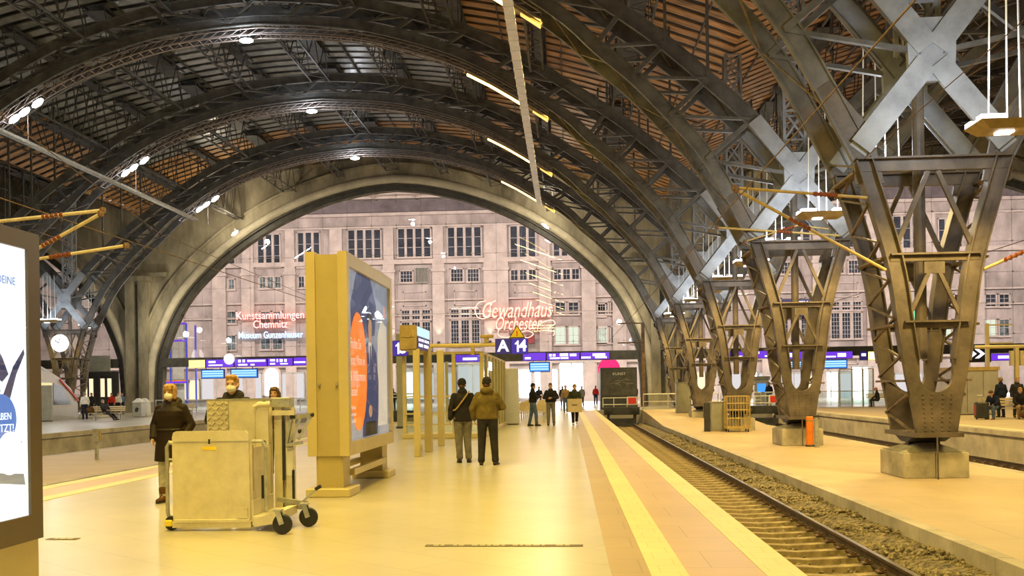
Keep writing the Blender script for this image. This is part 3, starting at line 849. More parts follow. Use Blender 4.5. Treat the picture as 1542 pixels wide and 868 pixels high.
    for k in range(n):
        a, b_ = z0+(z1-z0)*k/n, z0+(z1-z0)*(k+1)/n
        for y in (-.3, .3):
            q.bar((-.36,y,z_(a)),(.36,y,z_(b_)), .07, .05); q.bar((.36,y,z_(a)),(-.36,y,z_(b_)), .07, .05); q.bar((-.36,y,z_(b_)),(.36,y,z_(b_)), .06, .06)
        for x in (-.36, .36): q.bar((x,-.3,z_(a)),(x,.3,z_(b_)), .06, .05, (1,0,0))
    q.build('lattice_mast', [M['steel_lit']], t)
    # hinge bearing and base
    MB().box(-.52,.52,-.98,.98,z_(.36),z_(.46)).build('cap_plate', [M['steel']], t)
    q = MB().prismx([(-.6,z_(.36)),(-.18,z_(.22)),(.18,z_(.22)),(.6,z_(.36))], -.42, .42)
    q.lathe((-.35,0,z_(.17)), [(.0001,0),(.1,0),(.1,.7),(.0001,.7)], 14, 'X')
    q.build('hinge', [M['dark']], t)
    MB().loft([[(-.62,-.6,z_(.035)),(.62,-.6,z_(.035)),(.62,.6,z_(.035)),(-.62,.6,z_(.035))],[(-.2,-.25,z_(.2)),(.2,-.25,z_(.2)),(.2,.25,z_(.2)),(-.2,.25,z_(.2))]]).build('bearing_shoe', [M['concrete']], t)
    MB().tube([(-.06,-1.0,z_(.38)),(-.06,-1.02,0)], .02, 6).build('drain_pipe', [M['steel']], t)
    return t
co = make_column()
co['label'] = 'nearest forked steel column on the low right hand platform'
foot = empty('concrete_footing', (COLX, Y0, LUG), 'cracked concrete footing block under the nearest forked column', 'footing', 'concrete column footings')
MB().bbox(-.70,-.02,-.78,.78,0,.56,.015).bbox(-.0,.70,-.78,.78,0,.56,.015).build('footing_block', [M['concrete']], foot)
MB().box(-.66,.66,-.72,.72,.56,.582).build('mortar_bed', [M['concrete']], foot)
for k in range(1, 5):
    copy_thing(co, (COLX, TY[k], LUG), label='%s forked steel column in the row on the low right hand platform' % ordn[k])
    copy_thing(foot, (COLX, TY[k], LUG), label='concrete footing block under the %s column of the right hand row' % ordn[k])
for k in (3, 4):
    copy_thing(co, (COLXL, TY[k], LUG), label='forked steel column of the left row, the %s from the end wall' % ('second','first')[k-3], group='forked steel columns of the left row')
    copy_thing(foot, (COLXL, TY[k], LUG), label='concrete footing under the %s column from the end wall in the left row' % ('second','first')[k-3], group='footings of the left row')

# ---- hanging lamps along the column rows
def hanging_lamp(x, y, label, group):
    zb = 6.35 if y < 20 else 6.9
    t = empty('hanging_lamp', (x, y, zb), label, 'lamp', group)
    q = MB().loft([[(-.55,-.3,.0),(.55,-.3,.0),(.55,.3,.0),(-.55,.3,.0)],[(-.75,-.42,.16),(.75,-.42,.16),(.75,.42,.16),(-.75,.42,.16)]])
    q.build('housing', [M['gold_dull']], t)
    q = MB()
    for sx in (-.5, .5):
        for sy in (-.25, .25): q.box(sx-.24, sx+.24, sy-.12, sy+.12, .17, .26)
    q.box(-.72,.72,-.05,.05,.17,.22)
    q.build('upper_lamps', [M['lamp_top']], t)
    MB().box(-.3,-.02,-.12,.12,-.03,.0).build('lower_lamp', [M['lamp_white2']], t)
    for sx in (-.45, -.1, .15, .5):
        MB().tube([(sx, 0, .22), (sx*.85, 0, 3.4)], .018, 5).build('suspension_rod', [M['lamp_rod']], t)
    return t
M['gold_dull'] = mat('dull_gold_paint', (0.38, 0.28, 0.12), 0.5, 0, 0.15)
M['lamp_white2'] = emat('lamp_glass', (1.0, 0.95, 0.85), 11)
M['lamp_rod'] = mat('glowing_rod', (.75,.75,.75), .4, .2, .05, emit=(.9,.95,1), es=.15)  # faint glow put into the rods for the light of the lamps
lab = ['in front of the nearest column', 'just behind the nearest column', 'in front of the second column', 'just behind the second column', 'in front of the third column', 'just behind the third column', 'in front of the fourth column', 'just behind the fourth column', 'in front of the farthest column', 'just behind the farthest column']
for k in range(5):
    for j, dy in enumerate((-2.9, 2.9)):
        y = TY[k] + dy
        if k == 0 and j == 0: y = 18.4
        hanging_lamp(COLX + (.1 if j else .55 if k == 0 else .2), y, 'hanging lamp cluster of the right row, %s' % lab[2*k+j], 'hanging lamp clusters of the right row')
        point('up_light', (COLX, y, 7.45), 260 * K_COOL, COOL, .3)
        spot('down_light', (COLX, y, 6.2 if y < 20 else 6.75), 1750 * K_WARM, (1, .69, .2), 2.5, .3)
for k, dy in ((3, 2.9), (4, -2.9), (4, 2.9)):
    hanging_lamp(COLXL, TY[k]+dy, 'hanging lamp cluster %s of the left row' % ('between the two columns, nearer one' if k == 3 else 'between the two columns, farther one' if dy < 0 else 'behind the last column'), 'hanging lamp clusters of the left row')
    point('up_light', (COLXL, TY[k]+dy, 7.45), 160 * K_COOL, COOL, .3)
    spot('down_light', (COLXL, TY[k]+dy, 6.85), 800 * K_WARM, WARM, 2.5, .3)

# ---- strip lights and floodlights on the light rails
def strip_light(y, label):
    t = empty('strip_light', (HC + 11.9, y - .3, zat(LC, 11.9) - .45), label, 'strip light', 'yellow strip lights on the right flank of the roof')
    p = [(x - 11.9, zat(LC, x) - zat(LC, 11.9)) for x in [10.15 + .35*i for i in range(12)]]
    MB().sweep(p, -.16, .16, -.02, .1).build('housing', [M['gold_dull']], t)
    MB().sweep(p[:9], -.11, .11, -.09, -.025).build('tube', [M['lamp_warm']], t)
    MB().sweep(p[9:], -.11, .11, -.07, -.025).build('tube', [M['lamp_warm_dim']], t)
    return t
M['lamp_warm_dim'] = emat('dim_warm_tube', (1.0, .55, .12), 1.6)
for k in range(1, 5):
    strip_light(TY[k], 'glowing yellow strip light under the %s roof truss of the middle hall, right flank' % ordn[k])
strip_light(TY[0], 'glowing yellow strip light under the nearest roof truss of the middle hall, right flank')
def flood(x, y, label, group='white floodlights on the roof trusses'):
    t = empty('floodlight', (HC + x, y - .3, zat(LC, x) - .5), label, 'floodlight', group)
    sl = -.8 if x > 0 else .8
    if abs(x) < 3: sl = 0
    Mx = Matrix.Rotation(-math.atan(sl), 3, 'Y')
    q = MB(); q.ell((0,0,.02), .36, .2, .12, 14, 8, Mx); q.build('housing', [M['dark']], t)
    q = MB(); q.ell((0,-.04,-.05), .34, .2, .11, 14, 8, Mx); q.build('lens', [M['lamp_white']], t)
    MB().bar((0,0,.1),(0,0,.4),.05,.05).build('bracket', [M['rust']], t)
for k in range(2, 5):
    nm = ordn[k]
    flood(-.7, TY[k], 'round white floodlight at the crown of the %s roof truss' % nm, 'crown floodlights')
    for x, w_ in ((-12.5, 'lower'), (-12.0, 'middle'), (-11.3, 'upper')):
        flood(x, TY[k], '%s of three white floodlights on the left flank of the %s truss' % (w_, nm), 'floodlights on the left flank')
flood(-13.0, 77, 'small white lamp at the left shoulder of the end wall arch', 'end wall lamps')
flood(13.1, 77, 'small white lamp at the right shoulder of the end wall arch', 'end wall lamps')

# ---- crane rails under the trusses, along the hall
def crane_rail(p0, p1, label, wd, m):
    p0, p1 = Vector(p0), Vector(p1)
    t = empty('service_rail', p1, label, 'service rail')
    L = (p1 - p0).length
    rings = []
    for k in range(int(L/.9)):
        for yy, h_, k_ in ((-.9*k,.5,1.1),(-.9*k-.05,.5,1.1),(-.9*k-.051,.5,1.0),(-.9*k-.899,.5,1.0)):
            a, z = wd*.5*k_, .06*k_*k_
            rings.append([(-a,yy,-z),(a,yy,-z),(a,yy,z),(-a,yy,z)])
    MB().loft(rings).build('rail_beam', [m], t)
    MB().box(-.03,.03,-L,0,.06,.14).build('top_flange', [m], t)
    return t
e = at(812, 308, 57); crane_rail((e.x, 0, e.z), e, 'long white ribbed service rail hanging above the platform', .30, M['rail_white'])
e = at(295, 331, 66); crane_rail((e.x, 20, e.z), e, 'long grey service rail under the floodlights on the left flank', .34, M['galv'])
q = MB()
for k in range(1, 5):
    y = TY[k]
    q.bar((e.x, y, e.z), (e.x, y, zat(LC, e.x - HC) ), .03, .03)
tag(q.build('rail_hanger', [M['rust']]), 'thin hangers carrying the grey service rail on the left', 'hanger', kind='stuff')

# ---- overhead line: cantilever arms with insulators, wires
def arm(pts, r, label, ins, group, m='gold'):
    r = r*.72
    pts = [Vector(p) for p in pts]
    t = empty('cantilever_arm', pts[0], label, 'overhead line arm', group)
    MB().tube([p - pts[0] for p in pts], r, 8).build('tube', [M[m]], t)
    d = pts[1] - pts[0]; c = d*ins; u = d.normalized()
    q = MB(); prof = []
    cs = [c + u*(i*.055 - .25) for i in range(10)]
    q.vtube([c - u*.28] + cs + [c + u*.28], [.03] + [.06 if i % 2 else .035 for i in range(10)] + [.03], 8)
    q.build('insulator', [M['insul']], t)
    MB().lathe((0,0,-.06), [(.0001,0),(.06,.0),(.07,.06),(.06,.12),(.0001,.12)], 8).build('clamp', [M['rust']], t)
    return t
M['insul'] = mat('brown_ceramic', (0.20, 0.05, 0.02), 0.3, 0, .1)
M['cream'] = mat('cream_tube', (0.72, 0.62, 0.42), 0.45, 0, .1, 6)
g = 'overhead line arms on the right columns'
Yn = Y0 - 1.0
arm([at(1106,283,Yn), at(1306,298,Yn+.1)], .045, 'upper yellow overhead line arm fixed to the nearest column', .68, g)
arm([at(1109,286,Yn), at(1334,407,Yn+.1)], .05, 'long slanting yellow overhead line arm reaching to the nearest column', .42, g)
Yn = TY[1] - 1.0
arm([at(1080,343,Yn), at(1264,355,Yn)], .05, 'yellow overhead line arm in front of the second column', .55, g)
arm([at(1122,364,Yn), at(1200,340,Yn), at(1248,345,Yn)], .035, 'short bent yellow rod below the arm at the second column', .8, g)
Yn = Y0 - .8
arm([at(1590,358,Yn-.4), at(1473,409,Yn)], .05, 'yellow overhead line arm on the right side of the nearest column', .5, g)
g = 'overhead line arms on the left'
arm([at(155,317,19.5), at(-60,340,19.9)], .055, 'upper cream overhead line arm at the left edge', .34, g, 'cream')
arm([at(152,322,19.4), at(20,395,19.8)], .055, 'slanting cream overhead line arm under the upper left one', .55, g, 'cream')
arm([at(190,370,19.6), at(-40,405,19.9)], .05, 'lowest cream overhead line arm at the left edge', .42, g, 'cream')
def wire(pts, r, label):
    pts = [Vector(p) for p in pts]
    o = MB().tube([p - pts[0] for p in pts], r, 5).build('contact_wire', [M['rust']], None, pts[0])
    tag(o, label, 'wire')
wire([(TC3, -2, 5.3), (TC3+.1, 20, 5.25), (TC3, 78, 5.4)], .012, 'overhead contact wire above the track left of the main platform')
wire([(TC, -2, 5.3), (TC, 40, 5.3), (TC, 78, 5.4)], .012, 'overhead contact wire above the track right of the main platform')
wire([(TC2, -2, 5.3), (TC2, 40, 5.3), (TC2, 78, 5.4)], .012, 'overhead contact wire above the far right track')
wire([at(0,172,19), at(240,352,40), at(520,470,79)], .014, 'sagging wire running from the left edge to the end wall')
wire([at(60,350,24), at(215,408,79.3)], .012, 'thin wire from the left arms to the wall pier')
wire([at(1300,240,Y0-1.2), at(1542,30,Y0-6)], .010, 'dark cable rising to the right from the nearest column')
# ------------------------------------------------------------------ big advertising pillar
M['decal'] = mat('worn_grey_decal', (.16,.13,.09), .6, 0, .1)
M['stripe_paint'] = mat('pale_lettering', (.7,.62,.42), .6, 0, .05)
M['cardboard'] = mat('pale_cardboard', (.62,.52,.36), .8, 0, .08)
M['shop_glow_metal'] = mat('shop_glow_satin_metal', (.72,.72,.78), .3, .2, .05, 2)  # pale lilac colour stands for reflected shop glow
M['cubicle'] = mat('satin_cubicle_steel', (.52,.50,.46), .35, .25, .1, 1.2)
M['shop_soft'] = emat('soft_shop_light', (.95, .9, .92), .75)
M['slate'] = mat('slate_board', (.075,.075,.075), .5, 0, .25, 2)
M['gold_pale'] = mat('pale_yellow_tube', (.70,.56,.24), .45, 0, .06)
M['blue_post'] = emat('blue_lit_post', (.08,.08,.7), .8)
M['sand'] = mat('sand_coloured_painted_metal', (0.62, 0.52, 0.27), 0.4, 0.1, 0.04, 2)
M['sand_dark'] = mat('olive_painted_metal', (0.50, 0.41, 0.19), 0.45, 0.1, 0.04, 2)
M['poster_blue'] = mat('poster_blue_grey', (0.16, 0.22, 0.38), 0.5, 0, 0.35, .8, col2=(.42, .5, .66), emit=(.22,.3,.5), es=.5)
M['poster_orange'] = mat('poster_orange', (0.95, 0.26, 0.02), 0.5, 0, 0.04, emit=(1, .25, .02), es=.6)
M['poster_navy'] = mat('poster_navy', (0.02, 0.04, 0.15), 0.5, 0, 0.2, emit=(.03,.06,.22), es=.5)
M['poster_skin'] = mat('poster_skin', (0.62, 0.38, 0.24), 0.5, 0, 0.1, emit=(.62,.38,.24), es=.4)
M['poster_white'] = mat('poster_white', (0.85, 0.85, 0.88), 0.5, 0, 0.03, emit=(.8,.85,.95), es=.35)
M['poster_black'] = mat('poster_dark', (0.02, 0.02, 0.03), 0.5, 0, .1)
M['glass_poster'] = glass_mat('poster_glass', (1, 1, 1), 0.03, 0.01, .12)
t = empty('advertising_pillar', (-3.53, 13.5, 0), 'tall sand coloured double sided advertising pillar with an orange and blue poster', 'advertising pillar')
L = 3.5
for s, nm in ((-1, 'l'), (1, 'r')):
    x0, x1 = (-.31, -.17) if s < 0 else (.17, .31)
    q = MB().box(x0, x1, 0, L, 3.42, 3.62).box(x0, x1, 0, L, .60, .80).box(x0, x1, 0, .17, .8, 3.42).box(x0, x1, L-.15, L, .8, 3.42)
    fr = q.build('poster_frame', [M['sand']], t)
    if s > 0:
        xp = .25
        pp = MB().box(xp-.03, xp, .17, L-.15, .80, 3.42).build('poster', [M['poster_blue']], t)
        ring = lambda cy, cz, ry, rz, e: MB().loft([[(xp+e-.002, cy+ry*math.cos(2*PI*k/28), cz+rz*math.sin(2*PI*k/28)) for k in range(28)], [(xp+e, cy+ry*math.cos(2*PI*k/28), cz+rz*math.sin(2*PI*k/28)) for k in range(28)]])
        def flat(poly, e, m, name): return MB().prismx(poly, xp+e-.002, xp+e).build(name, [m], pp)
        # man in a dark suit, big grey gable shape behind him
        flat([(.9,3.42),(1.9,3.42),(2.35,3.0),(2.2,2.5),(.5,2.3),(.45,2.9)], .003, M['poster_navy'], 'printed_shape')
        flat([(2.35,.95),(3.2,.95),(3.25,2.7),(2.75,2.8),(2.45,2.5)], .003, M['poster_white'], 'printed_shape')
        flat([(1.15,.82),(1.3,1.2),(1.2,1.9),(1.3,2.22),(1.62,2.36),(1.95,2.36),(2.3,2.2),(2.45,1.7),(2.4,1.15),(2.3,.82)], .006, M['poster_navy'], 'printed_suit')
        flat([(1.66,2.36),(1.92,2.36),(1.8,1.75)], .009, M['poster_white'], 'printed_shirt')
        flat([(1.76,2.3),(1.84,2.3),(1.87,1.9),(1.8,1.78),(1.74,1.9)], .011, M['poster_navy'], 'printed_tie')
        ring(1.79, 2.58, .14, .22, .012).build('printed_head', [M['poster_skin']], pp)
        flat([(1.63,2.62),(1.66,2.82),(1.8,2.87),(1.93,2.82),(1.95,2.62),(1.9,2.74),(1.7,2.74)], .014, M['poster_black'], 'printed_hair')
        ring(1.75, 1.22, .13, .1, .012).build('printed_hands', [M['poster_skin']], pp)
        flat([(1.35,.82),(1.42,1.05),(2.2,1.05),(2.25,.82)], .008, M['poster_black'], 'printed_trousers')
        ring(.88, 1.86, .62, .93, .015).build('printed_bubble', [M['poster_orange']], pp)
        for i, (s_, z, sz) in enumerate((('Finden Sie', 2.28, .24), ('lesen Wann in', 2.03, .22), ('& Willkommen', 1.78, .22), ('lassen?', 1.55, .22), ('Mehr Infos', 1.3, .09), ('unter www', 1.2, .09), ('Telefon 03', 1.1, .09))):
            text('printed_text', s_, sz, (xp+.018, .33, z), M['poster_white'], pp, (PI/2, 0, PI/2), .001, align='LEFT', sx=.78)
        text('printed_mark', '8', .3, (xp+.012, 3.0, 2.95), M['poster_orange'], pp, (PI/2, 0, PI/2), .001)
        MB().box(x1-.012, x1-.006, .17, L-.15, .80, 3.42).build('glass', [M['glass_poster']], t)
MB().box(-.17, .17, .03, L-.03, .60, 3.58).build('core', [M['sand_dark']], t)
MB().box(-.2, .2, .06, .5, .12, .60).build('leg', [M['sand_dark']], t)
MB().box(-.2, .2, L-.55, L-.1, .12, .60).build('leg', [M['sand_dark']], t)
MB().bbox(-.33, .33, -.08, .60, 0, .13, .015).build('base_plinth', [M['sand']], t)
MB().bbox(-.33, .33, L-.65, L+.02, 0, .13, .015).build('base_plinth', [M['sand']], t)
MB().box(.2, .27, .5, L-.5, .27, .37).box(-.27, -.2, .5, L-.5, .27, .37).build('tie_rail', [M['sand']], t)
for x in (-.13, .13): MB().lathe((x, .02, 1.66), [(.0001,-.03),(.02,-.028),(.022,0)], 8, 'Y').build('lock', [M['galv']], t)

# ------------------------------------------------------------------ glowing poster cabinet at the left edge
M['bronze'] = mat('bronze_painted_metal', (0.12, 0.085, 0.035), 0.35, 0.3, 0.06, 2)
M['poster_lit'] = emat('backlit_poster_white', (0.92, 1.0, 0.97), 1.5)
M['poster_lit_blue'] = emat('backlit_poster_blue', (0.06, 0.22, 0.68), 1.0)
M['poster_lit_navy'] = emat('backlit_poster_navy', (0.02, 0.03, 0.12), .9)
M['poster_lit_grey'] = emat('backlit_poster_grey', (0.22, 0.27, 0.27), .9)
M['poster_lit_skin'] = emat('backlit_poster_skin', (0.85, 0.55, 0.32), 1.1)
t = empty('poster_cabinet', (-4.375, 5.8, 0), 'backlit poster cabinet in a dark bronze frame cut by the left picture edge', 'poster cabinet')
q = MB().box(-.17, .17, 0, .16, .42, 2.84).box(-.17, .17, 1.24, 1.40, .42, 2.84).box(-.17, .17, .16, 1.24, .42, .62).box(-.17, .17, .16, 1.24, 2.70, 2.84)
q.build('frame', [M['bronze']], t)
pp = MB().box(-.12, .145, .16, 1.24, .62, 2.70).build('poster', [M['poster_lit']], t)
def flat(poly, e, m, nm='printed_shape'): return MB().prismx(poly, .145+e-.001, .145+e).build(nm, [m], pp)
def disc(cy, cz, r, e, m, nm='printed_disc'):
    return flat([(cy+r*math.cos(2*PI*k/30), cz+r*math.sin(2*PI*k/30)) for k in range(30)], e, m, nm)
flat([(.16,2.2),(.6,2.1),(.80,1.85),(.9,1.6),(.86,1.35),(.16,1.3)], .002, M['poster_lit_grey'])
flat([(.72,1.98),(.84,1.94),(.93,1.84),(1.0,1.72),(.92,1.66),(.84,1.7),(.72,1.72)], .004, M['poster_lit_navy'], 'printed_shirt')
disc(.76, 2.05, .085, .005, M['poster_lit_skin'], 'printed_head')
flat([(.92,1.55),(1.06,1.78),(1.20,1.92),(1.21,1.88),(1.10,1.72),(1.0,1.5),(1.02,1.3),(1.16,1.2),(1.16,1.12),(.98,1.2)], .004, M['poster_lit_navy'], 'printed_car')
disc(.90, 1.38, .19, .006, M['poster_lit_blue']); disc(1.0, 1.12, .165, .008, M['poster_lit'])
flat([(.16,1.05),(1.18,.95),(1.2,.86),(.9,.9),(.16,.9)], .003, M['poster_lit_grey'])
text('printed_text', 'DEINE', .085, (.152, 1.10, 2.43), M['poster_lit_blue'], pp, (PI/2, 0, PI/2), .001, align='RIGHT')
text('printed_text', 'JETZT!', .085, (.156, 1.05, 1.31), M['poster_lit'], pp, (PI/2, 0, PI/2), .001, align='RIGHT')
text('printed_text', 'WERBEN', .075, (.156, 1.02, 1.40), M['poster_lit'], pp, (PI/2, 0, PI/2), .001, align='RIGHT')
MB().box(.158, .163, .16, 1.24, .62, 2.70).build('glass', [M['glass_poster']], t)
MB().box(-.15, .15, .05, 1.36, 0, .42).build('base', [M['sand_dark']], t)
area('poster_glow', (-4.1, 6.5, 1.7), 30, (.9, 1, .95), 1.0, 2.0, (0, PI/2, 0)).rotation_euler = (0, -PI/2, 0)

# ------------------------------------------------------------------ wheelchair lift
M['alu_lift'] = mat('dull_aluminium_sheet', (0.74, 0.68, 0.53), 0.42, 0.1, 0.07, 5, 0.03, 40)
M['tread'] = None
def tread_mat():
    m = mat('tread_plate', (0.85, 0.8, 0.66), 0.3, 0.3, 0.05)
    return m
M['tread'] = tread_mat()
M['tape_red'] = tile_mat('red_white_tape', (0.55, 0.06, 0.03), (0.6, 0.55, 0.45), (.5,.4,.3), .08, .08, .5, .8)
M['reflect'] = mat('yellow_reflector', (0.95, 0.75, 0.05), 0.35, 0, 0.05)
t = empty('wheelchair_lift', (-4.10, 10.32, 0), 'aluminium wheelchair lift on small wheels parked beside the advertising pillar', 'wheelchair lift')
t.scale = (.95, .95, .98)
sec = [(-.41,.10),(-.41,1.08),(-.395,1.135),(-.36,1.15),(.48,1.15),(.51,1.12),(.52,1.08),(.53,.10)]
fp = MB().prism(sec[::-1], -.03, 0).build('front_plate', [M['alu_lift']], t)
MB().box(-.395,.515,-.036,-.03,1.02,1.03).build('fold_line', [M['galv']], fp)
MB().box(.035,.055,-.04,-.03,1.0,1.055).build('lock_slot', [M['black']], fp)
MB().box(-.04,.13,-.034,-.03,.93,.97).build('warning_label', [M['reflect']], fp)
MB().box(.38,.50,-.045,-.03,.14,.26).build('corner_patch', [M['alu_lift']], fp)
MB().box(-.40,.55,-.08,.02,.04,.11).box(-.38,.53,-.09,-.03,.1,.13).build('bottom_sill', [M['alu_lift']], t)
MB().tube([(-.38,.03,1.0),(-.47,.03,1.02),(-.50,.03,.97),(-.50,.03,.2),(-.47,.03,.1)], .024, 8).build('guard_tube', [M['galv']], t)
MB().tube([(.54,.04,1.02),(.66,.04,1.02),(.70,.04,.95),(.70,.04,.2)], .022, 8).tube([(-.50,.04,.82),(-.44,.04,.82)], .015, 6).build('guard_tube', [M['galv']], t)
# deck folded upright at the back
q = MB().box(-.30,.54,.78,.82,.2,1.50); bp = q.build('folded_deck', [M['alu_lift']], t)
q = MB()
for i in range(5):
    for k in range(17):
        x, z = -.27+.055*i, 1.46-.062*k
        a = PI/4 if (i+k) % 2 else -PI/4
        dx, dz = .026*math.cos(a), .026*math.sin(a)
        q.bar((x-dx,.774,z-dz),(x+dx,.774,z+dz),.018,.016)
q.build('tread_pattern', [M['tread']], bp)
MB().box(-.02,-.012,.772,.78,.2,1.49).build('panel_seam', [M['galv']], bp)
MB().box(.02,.55,.775,.83,1.495,1.515).box(-.3,.02,.775,.83,1.495,1.512).build('top_edge', [M['galv']], bp)
MB().lathe((.45,.778,1.45), [(.0001,-.004),(.035,-.004),(.035,.0)], 12, 'Y').build('grip_hole', [M['black']], bp)
# side wall (seen at the right of the front plate), a frame between front and mast
q = MB().box(.52,.56,.0,.75,.12,.34).box(.535,.545,.02,.72,.34,.95)
q.build('side_panel', [M['alu_lift']], t)
q = MB()
q.box(.547,.552,.015,.05,.45,.98); q.build('hazard_tape', [M['tape_red']], t)
q = MB()
q.loft([[(.42+.10*math.cos(a)+.08, .60, 1.24+.12*math.sin(a)) for a in [0]]]*1) if False else None
q.tube([(.36,.62,.3),(.36,.62,1.32),(.38,.62,1.41),(.44,.62,1.44),(.58,.62,1.44)], .035, 8)
q.box(.36,.55,.61,.66,.3,1.40)
q.build('rounded_side_guard', [M['alu_lift']], t)
MB().lathe((.60,.3,.98),[(.0001,-.03),(.03,-.02),(.03,.02),(.0001,.03)],10).bar((.60,.3,.3),(.60,.3,.98),.018,.018).build('latch_rod', [M['galv']], t)
MB().tube([(.64,.12,.35),(.64,.12,.62)], .022, 8).build('gas_strut', [M['black']], t)
q = MB().box(.56,.66,.82,.96,.1,1.42).box(.70,.80,.84,.94,.1,1.40).box(.66,.70,.9,.94,.15,1.35)
q.build('mast', [M['alu_lift']], t)
MB().bbox(.52,.78,.78,.98,1.40,1.52,.01).build('mast_head', [M['galv']], t)
MB().box(.53,.84,.76,.84,1.30,1.36).build('cross_bar', [M['alu_lift']], t)
MB().box(.665,.70,.80,.815,.5,1.22).box(.78,.81,.83,.85,.25,.62).build('cylinder', [M['black']], t)
MB().box(.705,.795,.83,.838,.55,.9).build('instruction_label', [M['white']], t)
q = MB().bar((.80,.86,1.27),(1.06,.80,1.30),.05,.05,(0,0,1)).bar((1.05,.80,1.29),(.88,.80,1.0),.035,.03).bar((.72,.80,.93),(.93,.80,.96),.06,.04,(0,0,1)).bar((.78,.82,1.25),(.72,.82,.95),.03,.03).bar((.9,.82,1.25),(.77,.82,.98),.03,.03)
q.build('lifting_lever', [M['galv']], t)
for x, z in ((.80,1.28),(1.06,1.30),(.60,.99),(.9,1.10)): MB().ell((x,.80 if x > .7 else .3,z),.03,.03,.03,10,6).build('knob', [M['black']], t)
q = MB().box(.56,.72,-.05,.95,.06,.16)
q.loft([[(.60,-.10,.05),(.60,.40,.05),(.60,.40,.13),(.60,-.10,.13)],[(.88,-.22,.10),(.88,.30,.10),(.88,.30,.24),(.88,-.22,.24)],[(1.0,-.22,.16),(1.0,.30,.16),(1.0,.30,.25),(1.0,-.22,.25)]])
q.box(-.42,.60,.70,.80,.05,.12).box(-.44,-.38,0,.8,.05,.12)
q.build('chassis', [M['alu_lift']], t)
q = MB().bar((.72,.45,.30),(1.10,.36,.26),.06,.05,(0,0,1)).bar((1.02,.33,.25),(1.22,.40,.43),.025,.025).bar((.66,.9,.2),(1.05,.3,.22),.05,.05,(0,0,1))
q.build('tow_bar', [M['galv']], t)
MB().bar((1.20,.395,.42),(1.27,.40,.46),.04,.03).build('tow_handle', [M['black']], t)
def wheel(x, y, r, wd, par):
    w_ = MB().lathe((0,0,0),[(r*.62,-wd/2),(r*.92,-wd/2),(r,-wd*.25),(r,wd*.25),(r*.92,wd/2),(r*.62,wd/2)],20,'Y').build('wheel', [M['black']], par, (x,y,r), smooth=False)
    MB().lathe((0,0,0),[(.0001,-wd*.42),(r*.25,-wd*.5),(r*.3,-wd*.3),(r*.62,-wd*.28),(r*.62,wd*.28),(r*.3,wd*.3),(r*.25,wd*.5),(.0001,wd*.42)],16,'Y').build('wheel_hub', [M['galv']], w_)
    return w_
wheel(1.02,-.36,.115,.05,t); wheel(1.16,.22,.115,.05,t); wheel(-.44,-.0,.085,.05,t); wheel(-.44,.66,.085,.05,t)
for x, y in ((1.02,-.36),(1.16,.22)):
    MB().bar((x,y-.035,.115),(x-.05,y-.035,.27),.06,.008).bar((x,y+.035,.115),(x-.05,y+.035,.27),.06,.008).box(x-.1,x+.0,y-.05,y+.05,.26,.28).build('castor_fork', [M['galv']], t)
MB().bbox(-.49,-.40,-.10,-.06,.06,.13,.01).build('reflector', [M['reflect']], t)

# ------------------------------------------------------------------ sign box on a post, posts, shelter, platform number signs
t = empty('departure_display', (-3.70, 21.5, 0), 'departure display box on a slim post behind the advertising pillar', 'departure display')
MB().bbox(.1,.25,.0,.12,0,2.52,.01).build('post', [M['sand']], t)
hx = [(-.20,2.50),(.17,2.50),(.20,2.56),(.20,3.0),(.17,3.08),(-.20,3.08)]
bx = MB().prism(hx, 0, 2.0).build('housing', [M['gold_dull']], t)
MB().box(-.17,.15,-.012,0,2.80,3.05).box(-.19,.19,-.02,0,2.52,2.78).build('end_cover', [M['gold_dull']], bx)
MB().lathe((.0,-.02,2.86),[(.06,-.02),(.08,-.02),(.08,.02),(.06,.02)],12,'Y').build('hook_ring', [M['gold_dull']], bx)
MB().box(.205,.215,.06,1.95,2.84,3.05).build('header_strip', [M['screen_pale']], bx)
MB().box(.205,.215,.06,1.95,2.53,2.82).build('screen', [M['blue_dark']], bx)
q = MB()
for k, (a, b_) in enumerate(((.2,.5),(.6,.95),(1.1,1.5),(1.6,1.8),(.2,.8),(1.0,1.7))): q.box(.216,.22,a,b_,2.72 if k < 4 else 2.59,2.78 if k < 4 else 2.66)
q.build('text_rows', [M['sign_white']], bx)
MB().box(.27,.30,-.05,.02,0,.28).build('hook', [M['galv']], t)
tag(MB().bbox(-.09,.09,-.10,.10,0,2.62,.012).build('steel_post', [M['sand_dark']], None, ground(646,681)), 'wide olive post standing behind the departure display', 'post', 'posts before the glass shelter')
tag(MB().bbox(-.09,.09,-.08,.08,0,2.66,.012).build('steel_post', [M['sand']], None, ground(665,672)), 'pale sand coloured post in front of the glass shelter', 'post', 'posts before the glass shelter')

SY0, SY1, SX0, SX1 = 29.7, 40.5, -5.25, -2.75
t = empty('glass_shelter', ((SX0+SX1)/2, SY0, 0), 'glass wind shelter with sand coloured posts and a low plinth', 'wind shelter')
ox = (SX0+SX1)/2
MB().bbox(SX0-ox-.1, SX1-ox+.1, -.1, SY1-SY0, 0, .16, .02).build('plinth', [M['sand']], t)
fx_ = [SX0-ox, -.55, .35, SX1-ox]
for x in fx_: MB().bbox(x-.06, x+.06, -.06, .06, .16, 2.78, .01).build('post', [M['sand']], t)
for k in range(1, 8):
    MB().bbox(SX1-ox-.06, SX1-ox+.06, 1.5*k-.06, 1.5*k+.06, .16, 2.78, .01).build('post', [M['sand']], t)
    if k in (3, 7): MB().bbox(SX0-ox-.06, SX0-ox+.06, 1.5*k-.06, 1.5*k+.06, .16, 2.78, .01).build('post', [M['sand']], t)
for z in (.45, .8, 1.35):
    MB().box(SX0-ox, SX1-ox, -.10, -.06, z-.025, z+.025).build('rail', [M['sand']], t)
